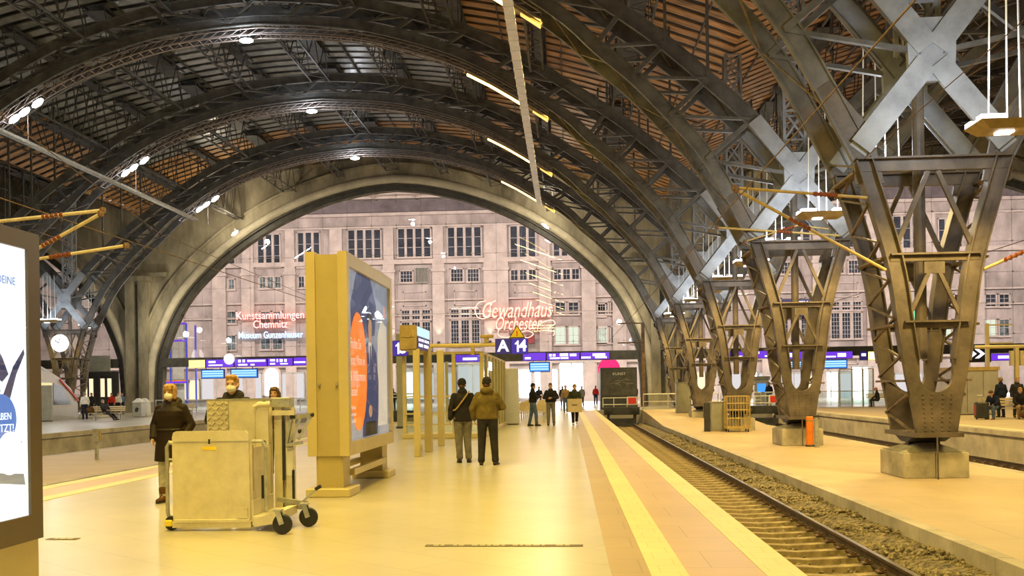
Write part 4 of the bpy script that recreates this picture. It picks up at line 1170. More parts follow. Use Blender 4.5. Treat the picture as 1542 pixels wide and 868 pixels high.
MB().box(SX0-ox, SX1-ox, -.03, .03, 2.7, 2.78).build('top_rail', [M['sand']], t)
MB().box(SX1-ox-.03, SX1-ox+.03, 0, SY1-SY0, 2.7, 2.78).build('top_rail', [M['sand']], t)
for a, b_ in zip(fx_, fx_[1:]): MB().box(a+.06, b_-.06, -.008, .008, .2, 2.66).build('glass_pane', [M['glass_green']], t)
for k in range(7): MB().box(SX1-ox-.008, SX1-ox+.008, 1.5*k+.06, 1.5*k+1.44, .2, 2.66).build('glass_pane', [M['glass_green']], t)
text('notice_text', 'BAHNHOF', .2, (SX1-ox+.02, 3.6, 2.45), M['red'], t, (PI/2, 0, PI/2), .002) if False else None
tag(MB().box(-.01,.01,0,1.2,2.2,2.5).build('notice_sign', [M['sign_white']], None, (SX1+.09, SY0+1.7, 0)), 'white notice strip high on the right side of the glass shelter', 'sign')
t = empty('sign_arm', (-4.0, SY0-.35, 2.96), 'yellow tube arm above the shelter carrying the platform number signs', 'sign arm')
MB().tube([(-1.65,0,0),(1.75,0,0)], .062, 10).build('tube', [M['gold_pale']] if 'gold_pale' in M else [M['gold']], t)
MB().bbox(1.38,1.52,-.06,.06,.06,.24,.02).bbox(1.25,1.68,-.09,.09,.22,.32,.02).build('camera_head', [M['gold']], t)  # small camera on top of the sign arm
for x in (-1.5, 1.0): MB().box(x-.05, x+.05, -.05, .3, -.3, .0).build('bracket', [M['gold']], t)
def cube_sign(x, body, m, label, y=SY0-.36, z=2.90, w_=.50, h=.50):
    t = empty('platform_sign', (x, y, z), label, 'platform sign')
    MB().bbox(-w_/2, w_/2, -.06, .06, -h/2, h/2, .01).build('sign_box', [M['dark']], t)
    MB().box(-w_/2+.012, w_/2-.012, -.066, -.06, -h/2+.012, h/2-.012).build('sign_face', [m], t)
    if body[0] == '1':
        k = h
        MB().prism([(-.17*k,-.36*k),(-.05*k,-.36*k),(-.05*k,.36*k),(-.145*k,.36*k),(-.17*k,.28*k),(-.29*k,.20*k),(-.29*k,.10*k),(-.17*k,.16*k)], -.073, -.067).build('sign_digit', [M['sign_white']], t)
        text('sign_digit', body[1:], h*1.0, (.2*k, -.07, 0), M['sign_white'], t, bold=.014, ext=.003)
    else: text('sign_letter', body, h*1.0, (0, -.07, .0), M['sign_white'], t, bold=.014, ext=.003)
    return t
cube_sign(-2.02, 'A', M['blue_dark'], 'dark blue platform section sign with a white letter A')
cube_sign(-1.50, '14', M['blue_sign'], 'blue platform sign with white number 14', w_=.54)
cube_sign(-5.30, '13', M['blue_sign'], 'blue platform sign with white number 13 half hidden behind the departure display post')
t = empty('warning_sign', (-1.58, SY0-.30, 3.16), 'yellow triangular warning sign on top of the blue number sign', 'warning sign')
MB().prism([(-.26,0),(.26,0),(0,.42)], -.02, .02).build('sign_border', [M['black']], t)
MB().prism([(-.215,.028),(.215,.028),(0,.375)], -.03, -.02).build('sign_face', [M['reflect']], t)
text('sign_symbol', '!', .2, (0,-.032,.14), M['red'], t, ext=.002, bold=.01)

# tall steel information column behind the shelter, slatted benches behind it
p = ground(771, 640)
t = empty('information_column', p, 'tall brushed steel information column right of the shelter', 'information column')
MB().bbox(-.30,.30,0,.9,.04,2.45,.02).build('body', [M['shop_glow_metal']], t); MB().box(-.25,.25,.05,.85,0,.05).build('base', [M['dark']], t)
MB().box(-.24,.24,-.012,0,.5,2.3).build('door', [M['shop_glow_metal']], t)
M['slat'] = mat('pale_bench_slats', (0.62, 0.5, 0.28), 0.5, 0, .1)
def bench(loc, label, grp, people=False, rz=0, L=1.7):
    t = empty('bench', loc, label, 'bench', grp, rz)
    q = MB()
    for k in range(4): q.box(-L/2, L/2, -.42+.11*k, -.33+.11*k, .43, .46)
    q.build('seat', [M['slat']], t)
    q = MB()
    for k in range(3): q.bar((-L/2, .06+.03*k, .58+.12*k), (L/2, .06+.03*k, .58+.12*k), .03, .09, (0,.2,1))
    q.build('backrest', [M['slat']], t)
    for x in (-L*.38, L*.38):
        MB().bar((x,-.38,.41),(x,.05,.41),.05,.04,(0,0,1)).bar((x,-.3,0),(x,-.2,.41),.05,.05).bar((x,.02,0),(x,.02,.41),.05,.05).bar((x,.04,.41),(x,.14,.92),.05,.03).build('leg', [M['galv']], t)
    return t
for k in range(7):
    bench((-1.72, 43.2+2.4*k, 0), 'slatted bench in the line beyond the steel column, the %s one' % ['nearest','second','third','fourth','fifth','sixth','farthest'][k], 'benches in a line down the main platform', rz=0, L=1.5)

# ------------------------------------------------------------------ right: cabinets, trolley, posts
def cabinet(loc, w_, d, h, m, ms, label):
    t = empty('switch_cabinet', loc, label, 'cabinet')
    MB().bbox(-w_/2, w_/2, 0, d, .05, h, .015).build('body', [m], t)
    MB().box(-w_/2+.02, w_/2-.02, .02, d-.02, 0, .05).build('base', [M['concrete']], t)
    MB().box(-w_/2+.03, w_/2-.03, -.012, 0, .1, h-.05).build('door', [ms], t)
    MB().box(w_/2-.12, w_/2-.08, -.04, -.012, h*.5, h*.5+.12).build('handle', [M['dark']], t)
    MB().box(-w_/2-.02, w_/2+.02, -.03, d+.02, h, h+.03).build('lid', [m], t)
    return t
cabinet((at(1030,600,60).x, 60, -.16), .95, .7, 1.95, M['greybox'], M['greybox'], 'tall grey switch cabinet on the low platform before the farthest columns')
p = Vector((at(1083,620,43.4).x, 43.4, LUG))
cabinet(p, .74, .9, 1.35, M['concrete'], M['greybox'], 'low pale grey cabinet beside the yellow cage trolley')
tag(MB().bbox(-.14,.14,0,.06,0,1.33,.01).box(-.12,.12,-.01,0,.08,1.25).build('cabinet_dark_side', [M['dark']], None, (p.x-.56, p.y-.05, LUG)), 'dark left side of the low pale cabinet, built as a separate panel', 'panel')  # the cabinet's dark side, built as an upright piece of its own
t = empty('cage_trolley', Vector((at(1112,620,42.6).x, 42.6, LUG)), 'yellow wire cage trolley standing next to the low cabinet', 'cage trolley')
MB().box(-.53,.53,-.02,.75,.14,.2).build('deck', [M['gold']], t)
for y, nm in ((0,'front'),(.73,'back')):
    q = MB()
    for k in range(9):
        x = -.5+.125*k; q.tube([(x,y,.2),(x,y,1.62)], .016, 6)
    for z in (.22, .62, 1.0, 1.3, 1.62): q.tube([(-.52,y,z),(.52,y,z)], .018, 6)
    q.build('grid', [M['gold']], t)
for x in (-.53,.53):
    q = MB()
    for k in range(4): q.tube([(x,.02+.23*k,.2),(x,.02+.23*k,1.6)], .014, 6)
    for z in (.4,.9,1.4): q.tube([(x,0,z),(x,.73,z)], .014, 6)
    q.build('side_grid', [M['gold']], t)
for x in (-.44,.44):
    for y in (.07,.66): MB().lathe((x,y,.07),[(.0001,-.02),(.07,-.02),(.07,.02),(.0001,.02)],12,'X').build('wheel', [M['black']], t)
p = ground(1217, 672, LUG); p.y -= .3; p.x -= .02
t = empty('marker_post', p, 'orange plastic marker post at the foot of the second column', 'post')
MB().bbox(-.11,.11,-.08,.08,0,1.02,.03).build('post', [M['orange']], t); MB().bbox(-.14,.14,-.11,.11,0,.06,.02).build('foot', [M['dark']], t); MB().box(-.115,.115,-.085,.085,.86,.9).build('band', [M['gold_dull']], t)
t = empty('service_post', ground(1230, 674, LUG), 'thin grey service post beside the orange marker post', 'post')
MB().bbox(-.06,.06,-.06,.06,0,1.0,.01).build('post', [M['galv']], t); MB().bbox(-.09,.09,-.07,.07,1.0,1.08,.02).build('cap', [M['dark']], t)
t = empty('socket_post', ground(146, 693, LUG), 'low galvanised socket post on the pale platform left of the woman', 'post')
MB().bbox(-.05,.05,-.05,.05,0,.62,.01).build('post', [M['galv']], t); MB().bbox(-.10,.10,-.09,.09,.60,1.02,.01).build('socket_box', [M['galv']], t); MB().box(.08,.14,-.05,.05,.62,.98).build('lid', [M['gold_dull']], t)

# ---- buffer stops with red stop boards, dark wagon on the near track
def buffer_stop(x, y, label, wide=2.3):
    t = empty('buffer_stop', (x, y, -.97), label, 'buffer stop')
    MB().bbox(-1.15,1.15,.2,.55,.75,1.25,.03).build('buffer_beam', [M['dark']], t)
    for s in (-.85,.85):
        MB().lathe((s,.2,1.0),[(.0001,-.45),(.22,-.42),(.22,-.38),(.1,-.36),(.1,.0),(.0001,.0)],14,'Y').build('buffer', [M['black']], t)
        MB().bar((s,.4,.8),(s,1.9,.05),.16,.16).bar((s,.4,.05),(s,.4,.8),.16,.16).build('strut', [M['dark']], t)
    MB().box(-1.0,1.0,-.1,1.6,.03,.16).box(-.9,.9,.25,1.2,.16,.5).build('sledge', [M['dark']], t)
    q = MB()
    for z in (1.42, 1.85): q.tube([(-1.2,.35,z),(1.2,.35,z)], .03, 6)
    for xx in (-1.2,-.5,.35,1.2): q.tube([(xx,.35,1.25),(xx,.35,1.85)], .025, 6)
    q.build('handrail', [M['white']], t)
    MB().box(.35,1.0,.26,.30,1.38,1.92).build('stop_board_frame', [M['white']], t)
    MB().box(.42,.93,.24,.26,1.45,1.85).build('stop_board', [M['red']], t)
    return t
buffer_stop(TC, 60.0, 'dark buffer stop with red stop board on the track beside the main platform')
buffer_stop(TC2, 58.5, 'buffer stop with red board on the far right track beyond the yellow trolley')
t = empty('dark_kiosk', (TC+.1, 65.5, 0), 'dark grey kiosk with chalk style lettering behind the buffer stop', 'kiosk')
MB().bbox(-1.25,1.3,0,2.6,0,2.95,.03).build('body', [M['dark2']] if 'dark2' in M else [M['dark']], t)
MB().box(-1.2,1.25,-.02,0,1.0,2.88).build('front_panel', [M['slate']] if 'slate' in M else [M['dark']], t)
text('lettering', 'KUNST', .26, (.05,-.03,2.5), M['white'], t, ext=.002, sx=1.1)
q = MB()
for k in range(9):
    a = R.uniform(-.9,.6); z = R.uniform(1.55,2.1); q.tube([(a,-.025,z),(a+.2,-.025,z+R.uniform(-.05,.12)),(a+R.uniform(.3,.45),-.025,z+R.uniform(-.08,.08))], .012, 4)
q.build('chalk_drawing', [M['greybox']], t)
t = empty('magenta_sign', (at(917,556,84).x, 84, at(917,556,84).z), 'round magenta sign above the dark kiosk', 'sign')
MB().lathe((0,0,0),[(.0001,-.1),(1.0,-.1),(1.0,.1),(.0001,.1)],28,'Y').build('sign_disc', [M['magenta']], t)
MB().tube([(0,.05,-3.4),(0,.05,-.9)],.05,8).build('pole', [M['dark']], t)

# rust coloured overhead line mast at the end
p = ground(967, 612)
t = empty('line_mast', (p.x, 74.5, 0), 'brown steel line mast with two short arms in front of the right wall pier', 'mast')
MB().bbox(-.13,.13,-.13,.13,0,6.7,.02).build('mast', [M['rust']], t)
for z in (6.65, 5.1): MB().bar((-2.0,0,z),(.1,0,z),.1,.1,(0,0,1)).build('arm', [M['rust']], t)
MB().bbox(-.25,.25,-.25,.25,0,.12,.03).build('base', [M['rust']], t)

# ---- right platform: shelter frame, steel cubicle, panels
p = ground(1470, 625)
t = empty('steel_cubicle', (p.x, p.y, 0), 'matt steel cubicle with a yellow lit top edge on the far right platform', 'cubicle')
MB().bbox(-1.1,1.05,0,2.6,.03,2.1,.02).build('body', [M['cubicle']], t)
MB().box(-1.15,1.1,-.04,2.64,2.1,2.27).build('top_edge', [M['gold']], t)
MB().box(-1.0,.95,.1,2.5,0,.03).build('base', [M['dark']], t)
for x in (-.4,.35): MB().box(x-.008,x+.008,-.006,0,.1,2.05).build('panel_joint', [M['dark']], t)
t = empty('shelter_frame', (p.x+1.75, p.y-.3, 0), 'sand coloured steel frame with a post beside the steel cubicle', 'shelter frame')
MB().bbox(-.09,.09,-.09,.09,0,3.15,.01).build('post', [M['sand']], t)
MB().tube([(-1.9,0,3.2),(3.2,0,3.2)],.08,8).build('top_tube', [M['sand']], t)
for x in (-.22,.22): MB().bbox(x-.08,x+.08,-.1,.1,2.3,3.0,.01).build('lamp_bracket', [M['sand']], t)
t = empty('glass_screen', ground(1300, 612), 'glass wind screen with grey posts on the far right platform', 'wind screen')
for k, x in enumerate((-1.6,-.75,.0,.7)):
    MB().bbox(x-.05,x+.05,-.05,.05,0,2.6,.01).build('post', [M['galv']], t)
for a, b_ in ((-1.55,-.8),(-.7,-.05),(.05,.65)): MB().box(a,b_,-.01,.01,.1,2.5).build('glass_pane', [M['glass_green']], t)
MB().box(-1.6,.7,-.04,.04,2.55,2.62).build('top_rail', [M['galv']], t)
t = empty('chevron_sign', (at(1462,535,72.5).x, 72.5, 0), 'black sign with white chevrons pointing right', 'sign')
MB().bbox(-1.5,1.5,0,.15,3.05,4.35,.02).build('sign_board', [M['dark']], t)
for k in range(3):
    x = -.95+.62*k; MB().prism([(x,3.35),(x+.3,3.35),(x+.75,3.7),(x+.3,4.05),(x,4.05),(x+.45,3.7)], -.03, 0).build('chevron', [M['sign_white']], t)
MB().tube([(-1.1,.08,0),(-1.1,.08,3.1)],.05,8).tube([(1.1,.08,0),(1.1,.08,3.1)],.05,8).build('sign_post', [M['dark']], t)
BP = ground(1512, 631)
for k, (x, y) in enumerate(((BP.x, BP.y),(BP.x+2.3, BP.y+.2))):
    bench((x, y, 0), ('light bench with two seated passengers, right of the steel cubicle','bench behind the seated passengers at the right picture edge')[k], 'benches on the far right platform', L=2.0)
bench((ground(1325,612).x, ground(1325,612).y+.3, 0), 'bench with two waiting passengers behind the glass wind screen', 'benches on the far right platform', L=1.6)

# ---- left: train, benches, bins, portal
M['train_grey'] = mat('light_grey_train_paint', (0.55, 0.53, 0.52), 0.35, 0.1, 0.05, 2)
M['train_red'] = mat('red_train_paint', (0.62, 0.05, 0.05), 0.35, 0, 0.05)
M['train_glass'] = mat('dark_train_glass', (0.03, 0.035, 0.06), 0.12, 0, 0.1)
M['train_lit'] = emat('lit_train_window', (1.0, 0.85, 0.40), 0.9)
t = empty('train', (-34.5, 34.2, -.97), 'light grey railcar with a sloping dark glass nose standing at the far left platform', 'train')
t.scale = (1, 1, 1.12)
sec = lambda k: [(-1.4*k,.55),(1.4*k,.55),(1.45*k,1.2),(1.45*k,3.1),(1.3*k,3.7),(.7*k,4.1),(-.7*k,4.1),(-1.3*k,3.7),(-1.45*k,3.1),(-1.45*k,1.2)]
rings = [[(x, y, z) for x, z in sec(1)] for y in (0, 22.5)]
nose = [(23.6,1.0,.97),(25.0,.97,.86),(26.3,.93,.68),(27.1,.86,.48)]
for y, k, hz in nose: rings.append([(x*1.0, y, .55+(z-.55)*hz) for x, z in sec(k)])
MB().loft(rings).build('body', [M['train_grey']], t, smooth=False)
MB().box(-1.35,1.35,.5,26.2,.15,.56).build('underframe', [M['dark']], t)
for a, b_, m in ((21.2,23.6,'train_lit'),):
    MB().box(1.44,1.47,a,b_,1.75,3.0).build('window', [M[m]], t)
    MB().ell((1.46,22.5,2.0),.02,.7,.35,12,8).build('seat_outline', [M['galv']], t)
MB().loft([[(1.455,23.75,1.75),(1.455,25.9,1.75),(1.45,24.9,2.75),(1.45,23.75,3.0)],[(1.475,23.75,1.75),(1.45,25.9,1.75),(1.46,24.9,2.75),(1.475,23.75,3.0)]]).build('cab_window', [M['train_glass']], t)
MB().loft([[(-1.2,24.75,3.02),(1.2,24.75,3.02),(1.1,26.9,1.75),(-1.1,26.9,1.75)],[(-1.2,24.85,3.12),(1.2,24.85,3.12),(1.1,27.0,1.85),(-1.1,27.0,1.85)]]).build('windscreen', [M['train_glass']], t)
MB().bar((1.42,24.6,3.2),(1.38,26.9,1.95),.10,.10).build('red_edge', [M['train_red']], t)
for y in (21.9, 25.2): MB().lathe((1.2,y,.35),[(.0001,-.1),(.4,-.1),(.4,.1),(.0001,.1)],16,'X').build('wheel', [M['black']], t)
t = empty('information_stele', (at(66,610,54.5).x, 54.5, 0), 'pale upright panel beside the train', 'panel')
MB().bbox(-.5,.5,0,.12,.05,2.2,.02).build('board', [M['greybox']], t); MB().bbox(-.5,.5,-.02,.14,0,.06,.02).build('base', [M['dark']], t)
p = ground(163, 633)
bench((p.x, p.y, 0), 'bench with a reclining person on the far left platform', 'benches on the far left platform', L=2.1)
bench((p.x+1.6, p.y+7, 0), 'wooden bench farther back on the left platform', 'benches on the far left platform', L=2.2)
for k, u in enumerate((206, 215)):
    t = empty('waste_bin', ground(u, 629 - k*1.0), ('square grey waste bin with a printed panel on the left platform','square white waste bin with a pointed lid on the left platform')[k], 'waste bin')
    MB().bbox(-.32,.32,0,.6,.05,1.02,.03).build('body', [M['white' if k else 'galv']], t)
    MB().loft([[(-.34,-.02,1.02),(.34,-.02,1.02),(.34,.62,1.02),(-.34,.62,1.02)],[(-.08,.2,1.3),(.08,.2,1.3),(.08,.4,1.3),(-.08,.4,1.3)]]).build('lid', [M['white']], t)
    MB().prism([(-.14,.4),(.05,.35),(.16,.62),(0,.7),(-.1,.62)], -.012, 0).build('printed_mark', [M['dark']], t)
t = empty('entrance_portal', (-41.25, 78.6, 0), 'dark panelled entrance portal with lit panes under the left arch', 'portal')
t.scale = (.68, 1, 1)
MB().box(-1.7,3.2,0,.3,3.2,3.6).box(-1.7,-1.4,0,.3,0,3.2).box(2.9,3.2,0,.3,0,3.2).box(.6,.9,0,.3,0,3.2).build('frame', [M['dark']], t)
for x in (-1.1,-.3,1.2,2.1): MB().box(x-.25,x+.25,.05,.1,1.4,3.0).build('pane', [M['shop_warm']], t)
MB().box(-1.4,2.9,.1,.15,0,3.2).build('door_leaf', [M['dark']], t)
t = empty('banner', (-41.0, 78.6, 3.6), 'grey banner board standing on the dark portal', 'banner')
MB().bbox(-1.3,1.3,0,.1,0,1.4,.02).build('board', [M['greybox']], t)
t = empty('station_clock', (COLXL-.35, 67.45, 5.5), 'round glowing station clock hanging inside the left column fork', 'clock')
MB().lathe((0,0,0),[(.0001,-.15),(.6,-.15),(.65,0),(.6,.15),(.0001,.15)],28,'Y').build('dial', [M['shop_white']], t)
MB().tube([(0,0,.6),(0,0,.72)],.04,6).build('hanger', [M['dark']], t)
MB().bar((0,-.17,0),(.1,-.17,.45),.06,.02).bar((0,-.17,0),(-.3,-.17,.2),.08,.02).build('clock_hands', [M['dark']], t)

# ------------------------------------------------------------------ concourse edge: backlit signs, screens, shops
YS = WALLY - .55
def wayfinding(u0, u1, v0, v1, label, bits, m='purple', Y=YS):
    a, b_ = at(u0, v1, Y), at(u1, v0, Y); c = (a+b_)/2; w_ = b_.x-a.x; h = b_.z-a.z
    t = empty('wayfinding_sign', c, label, 'wayfinding sign', 'violet signs along the concourse')
    MB().bbox(-w_/2,w_/2,0,.26,-h/2,h/2,.02).build('housing', [M['dark']], t)
    MB().box(-w_/2+.03,w_/2-.03,-.02,0,-h/2+.03,h/2-.03).build('sign_face', [M[m]], t)
    q = MB()
    for x0, x1, z0, z1 in bits: q.box(-w_/2+w_*x0, -w_/2+w_*x1, -.03, -.02, -h/2+h*z0, -h/2+h*z1)
    if bits: q.build('sign_writing', [M['sign_white']], t)
    return t
wayfinding(310,352,541,554,'short violet wayfinding sign left of the white globe lamp',[(.1,.35,.55,.8),(.1,.6,.2,.35)])
wayfinding(353,402,540,553,'violet wayfinding sign with white numerals right of the white globe lamp',[(.12,.2,.55,.9),(.25,.33,.55,.9),(.4,.95,.6,.85),(.12,.4,.15,.35),(.5,.62,.15,.35)])
wayfinding(403,441,539,552,'violet wayfinding sign with an arrow just left of the advertising pillar',[(.1,.3,.2,.4),(.1,.3,.6,.85),(.36,.42,.5,.85),(.48,.6,.5,.85),(.66,.76,.5,.85),(.5,.8,.2,.35)])
wayfinding(442,462,538,551,'violet wayfinding sign half hidden by the advertising pillar',[(.05,.9,.3,.5)])
wayfinding(686,722,534,546,'violet sign behind the shelter glass',[(.3,.9,.25,.6)])
wayfinding(787,822,531,544,'violet sign right of the number 14 sign',[(.1,.35,.2,.45)])
wayfinding(823,873,531,543,'violet sign with white numerals above the bright shop doorway',[(.08,.16,.5,.85),(.19,.27,.5,.85),(.4,.65,.5,.9),(.7,.9,.5,.85),(.1,.4,.15,.38),(.42,.66,.15,.4)])
wayfinding(874,918,530,542,'violet sign with white writing at the right end above the bright doorway',[(.42,.85,.45,.8),(.03,.35,.15,.4),(.5,.9,.15,.4)])
wayfinding(1076,1100,528,541,'violet sign seen through the third column fork',[(.1,.6,.2,.7)])
wayfinding(1104,1172,528,541,'long violet sign between the columns',[(.05,.2,.2,.4),(.3,.5,.2,.4),(.42,.58,.6,.9),(.7,.95,.2,.4)])
wayfinding(1180,1232,529,542,'violet sign behind the second column',[(.1,.4,.3,.8),(.6,.9,.2,.4)])
wayfinding(1233,1284,529,541,'violet sign right of the second column',[(.05,.5,.2,.4),(.55,.8,.25,.75)])
wayfinding(1295,1306,529,543,'small dark blue sign with white mark',[(.2,.8,.45,.75)],'blue_dark')
wayfinding(1307,1334,529,543,'yellow backlit sign right of the small dark blue sign',[(.1,.9,.15,.85)],'yellow_light')
wayfinding(1480,1545,532,544,'violet sign at the right picture edge',[(.35,.95,.3,.7)])
wayfinding(284,309,542,555,'yellow backlit sign at the left end of the beam',[],'yellow_light')
def screen(u0, u1, v0, v1, label, Y=WALLY+.1):
    a, b_ = at(u0, v1, Y), at(u1, v0, Y); c = (a+b_)/2; w_ = b_.x-a.x; h = b_.z-a.z
    t = empty('departure_screen', c, label, 'departure screen', 'blue departure screens')
    MB().bbox(-w_/2,w_/2,0,.2,-h/2,h/2,.02).build('housing', [M['blue_dark']], t)
    MB().box(-w_/2+.08,w_/2-.08,-.02,0,-h/2+.08,h/2-.08).build('display', [M['screen']], t)
    q = MB()
    for k in range(3): q.box(-w_/2+.12,w_/2-.12,-.03,-.02,-h/2+h*(.22+.24*k),-h/2+h*(.36+.24*k))
    q.build('text_rows', [M['screen_pale']], t)
    hh = 4.0 - c.z
    MB().tube([(-w_*.3,.1,h/2),(-w_*.3,.1,hh)],.03,6).tube([(w_*.3,.1,h/2),(w_*.3,.1,hh)],.03,6).build('hanger', [M['dark']], t)
screen(303,338,556,571,'blue departure screen left of the man in the mask')
screen(347,388,555,570,'blue departure screen right above the head of the man in the mask')
screen(797,828,545,561,'blue departure screen behind the standing group on the platform')
screen(1238,1276,541,556,'blue departure screen right of the second column')
screen(1186,1214,543,556,'blue departure screen behind the second column fork')
t = empty('globe_clock', at(345, 541, YS-.14), 'white round clock lamp on the violet sign band', 'clock')
MB().lathe((0,0,0),[(.0001,-.12),(.42,-.12),(.46,0),(.42,.12),(.0001,.12)],24,'Y').build('dial', [M['shop_white']], t)
MB().tube([(0,0,.42),(0,0,1.0)],.03,6).build('hanger', [M['dark']], t)
# neon writing on the stone front
def neon(u0, u1, v, h, body, m, label, core=None, shear=0.0, sx=None, name='neon_sign'):
    a, b_ = at(u0, v, FACY-.9), at(u1, v, FACY-.9)
    t = empty(name, (a+b_)/2, label, 'neon sign')
    o = text('neon_letters', body, h, (0,0,0), m, t, ext=.04, shear=shear, bold=.02)
    wd = max(1e-3, o.dimensions.x) if False else (max(v_.co.x for v_ in o.data.vertices) - min(v_.co.x for v_ in o.data.vertices))
    k = (b_.x-a.x)/wd; o.scale = (k, 1, 1)
    if core:
        o2 = text('neon_core', body, h, (0,-.06,0), core, t, ext=.02, shear=shear, bold=-.018); o2.scale = (k, 1, 1)
    MB().box(-(b_.x-a.x)/2, (b_.x-a.x)/2, .1, .14, -h*.3, -h*.26).build('mounting_rail', [M['dark']], t)
    for sx_ in (-.4,.4): MB().bar((sx_*(b_.x-a.x),.14,-h*.28),(sx_*(b_.x-a.x),.85,-h*.28),.05,.05,(0,0,1)).build('wall_bracket', [M['dark']], t)
    return t
neon(356,458,475.5,1.35,'Kunstsammlungen',M['neon_red'],'red neon word Kunstsammlungen left of the advertising pillar',M['sign_white'])
neon(381,433,489,1.35,'Chemnitz',M['neon_red'],'red neon word Chemnitz below the longer red word',M['sign_white'])
neon(359,456,505,1.15,'Museum Gunzenhauser',M['neon_blue'],'blue neon words Museum Gunzenhauser below the red neon',M['sign_white'])
t = neon(724,830,468,2.7,'Gewandhaus',M['neon_red'],'red script neon Gewandhaus above the platform number sign',M['neon_core'],.35)
q = MB(); q.tube(crom([(-3.6,0,1.25),(-4.5,0,1.0),(-4.9,0,.2),(-4.6,0,-.7),(-3.9,0,-.9),(-3.3,0,-.5),(-3.1,0,0),(-3.0,0,.9),(-2.4,0,1.25)], 5), .06, 6)
q.build('swash', [M['neon_core']], t)
t = neon(744,814,488,2.3,'Orchester',M['neon_red'],'red script neon Orchester below the script word above it',M['neon_core'],.35)
q = MB(); q.tube(crom([(-2.2,0,-.5),(-2.3,0,-1.3),(-1.2,0,-1.6),(.2,0,-1.1),(1.2,0,-.85),(1.9,0,-1.25),(1.2,0,-1.7),(.4,0,-1.4)], 5) , .06, 6)
MB().tube(crom([(2.5,0,-.3),(3.2,0,.2),(4.2,0,.35),(4.5,0,-.1),(3.8,0,-.5),(3.7,0,-.9),(4.4,0,-1.0),(4.3,0,-1.5)], 5), .06, 6).build('swash', [M['neon_core']], t)
q.build('swash', [M['neon_core']], t)
def panel(u0, u1, v0, v1, m, label, name='light_box', Y=FACY-.8, cat='light box', bits=None):
    a, b_ = at(u0, v1, Y), at(u1, v0, Y); c = (a+b_)/2; w_ = b_.x-a.x; h = b_.z-a.z
    t = empty(name, c, label, cat)
    MB().bbox(-w_/2,w_/2,.02,.3,-h/2,h/2,.02).build('housing', [M['dark']], t)
    MB().box(-w_/2+.05,w_/2-.05,-.0,.02,-h/2+.05,h/2-.05).build('face', [M[m]], t)
    MB().box(-w_/2+.1,-w_/2+.2,.3,.74,-.05,.05).box(w_/2-.2,w_/2-.1,.3,.74,-.05,.05).build('bracket', [M['dark']], t)
    if bits: text('writing', bits, h*.42, (0,-.02,0), M['sign_white'], t, ext=.005, bold=.02)
    return t
panel(1178,1231,450,477,'blue_dark','dark sign with white capital letters behind the second column','light_box',bits='L  ZK\nPRESSE')
panel(1374,1393,464,488,'green_light','small green backlit sign behind the nearest column')
panel(1379,1392,494,502,'green_light','smaller green light below the green backlit sign')
panel(793,805,505,518,'red_dim','small red sign behind the yellow warning triangle')
# shopfronts
def shop(u0, u1, v0, v1, m, label, n=1, arch=False):
    a, b_ = at(u0, v1, FACY-.3), at(u1, v0, FACY-.3); w_ = b_.x-a.x; z1 = b_.z; z0 = max(0.0, a.z)
    t = empty('shop_front', ((a.x+b_.x)/2, FACY-.35, 0), label, 'shop front')
    if arch:
        r = w_/2; pts = [(-r,z0),(r,z0)] + [(r*math.cos(PI*k/14), z1-r+r*math.sin(PI*k/14)) for k in range(15)]
        MB().prism(pts, 0, .05).build('lit_pane', [M[m]], t)
        pts2 = [(r*1.12*math.cos(PI*k/14), z1-r+r*1.12*math.sin(PI*k/14)) for k in range(15)]
        MB().sweep([(r*1.05,z0)] + [(r*1.05*math.cos(PI*k/14), z1-r+r*1.05*math.sin(PI*k/14)) for k in range(15)] + [(-r*1.05,z0)], -.1, .2, -.15, .15).build('surround', [M['stone_pale']], t)
        return t
    for i in range(n):
        x0 = -w_/2 + w_*i/n; MB().box(x0+.06, x0+w_/n-.06, .02, .06, z0, z1-.06).build('lit_pane', [M[m]], t)
    q = MB()
    for i in range(n+1):
        x0 = -w_/2 + w_*i/n; q.box(x0-.06, x0+.06, -.04, .1, z0, z1)
    q.box(-w_/2-.06, w_/2+.06, -.04, .1, z1-.08, z1+.1)
    q.build('frame', [M['galv']], t)
    return t
shop(843,897,546,596,'shop_white','wide glaring white shop entrance at the end of the platform',3)
shop(805,840,556,600,'shop_white','bright shop window left of the glaring entrance',2)
shop(760,800,556,600,'shop_white','bright shop window seen behind the steel information column',2)
shop(690,756,550,600,'shop_soft','softly lit shop front behind the glass shelter',3)
shop(398,421,553,596,'shop_white','bright round headed doorway left of the advertising pillar',1,True)
shop(598,622,560,600,'shop_white','bright doorway behind the departure display',1)
shop(1000,1030,556,598,'shop_white','bright shop window behind the farthest columns',2)
shop(1040,1062,560,598,'shop_warm','soft lit window right of the wall pier',1)
shop(1122,1140,560,584,'shop_white','small bright window between third and second column',1)
shop(1240,1262,560,600,'shop_white','bright shop window left of the wind screen',2)
shop(1283,1345,552,605,'shop_white','wide bright shop front behind the glass wind screen',4)
shop(1215,1236,565,600,'shop_warm','warm lit shop window behind the second column',1)
shop(1492,1540,590,610,'shop_white','low bright window behind the passengers on the right',1)
for a, b_, n, l in ((1063,1119,3,'low lit shop row between the fourth and third column'),(1143,1213,4,'low lit shop row behind the ticket machine'),(1263,1282,1,'narrow lit shop pane left of the wind screen'),(1348,1430,4,'lit shop row behind the nearest column'),(304,394,4,'lit shop row left of the round headed doorway'),(425,458,2,'lit shop panes just left of the advertising pillar'),(626,686,3,'lit shop row behind the shelter posts')):
    shop(a, b_, 562, 602, 'shop_soft', l, n)
shop(238,300,572,604,'shop_warm','shop front with warm light at the left foot of the arch',4)
panel(248,284,572,578,'orange','orange fascia sign over the left shop front','light_box',FACY-1.2)
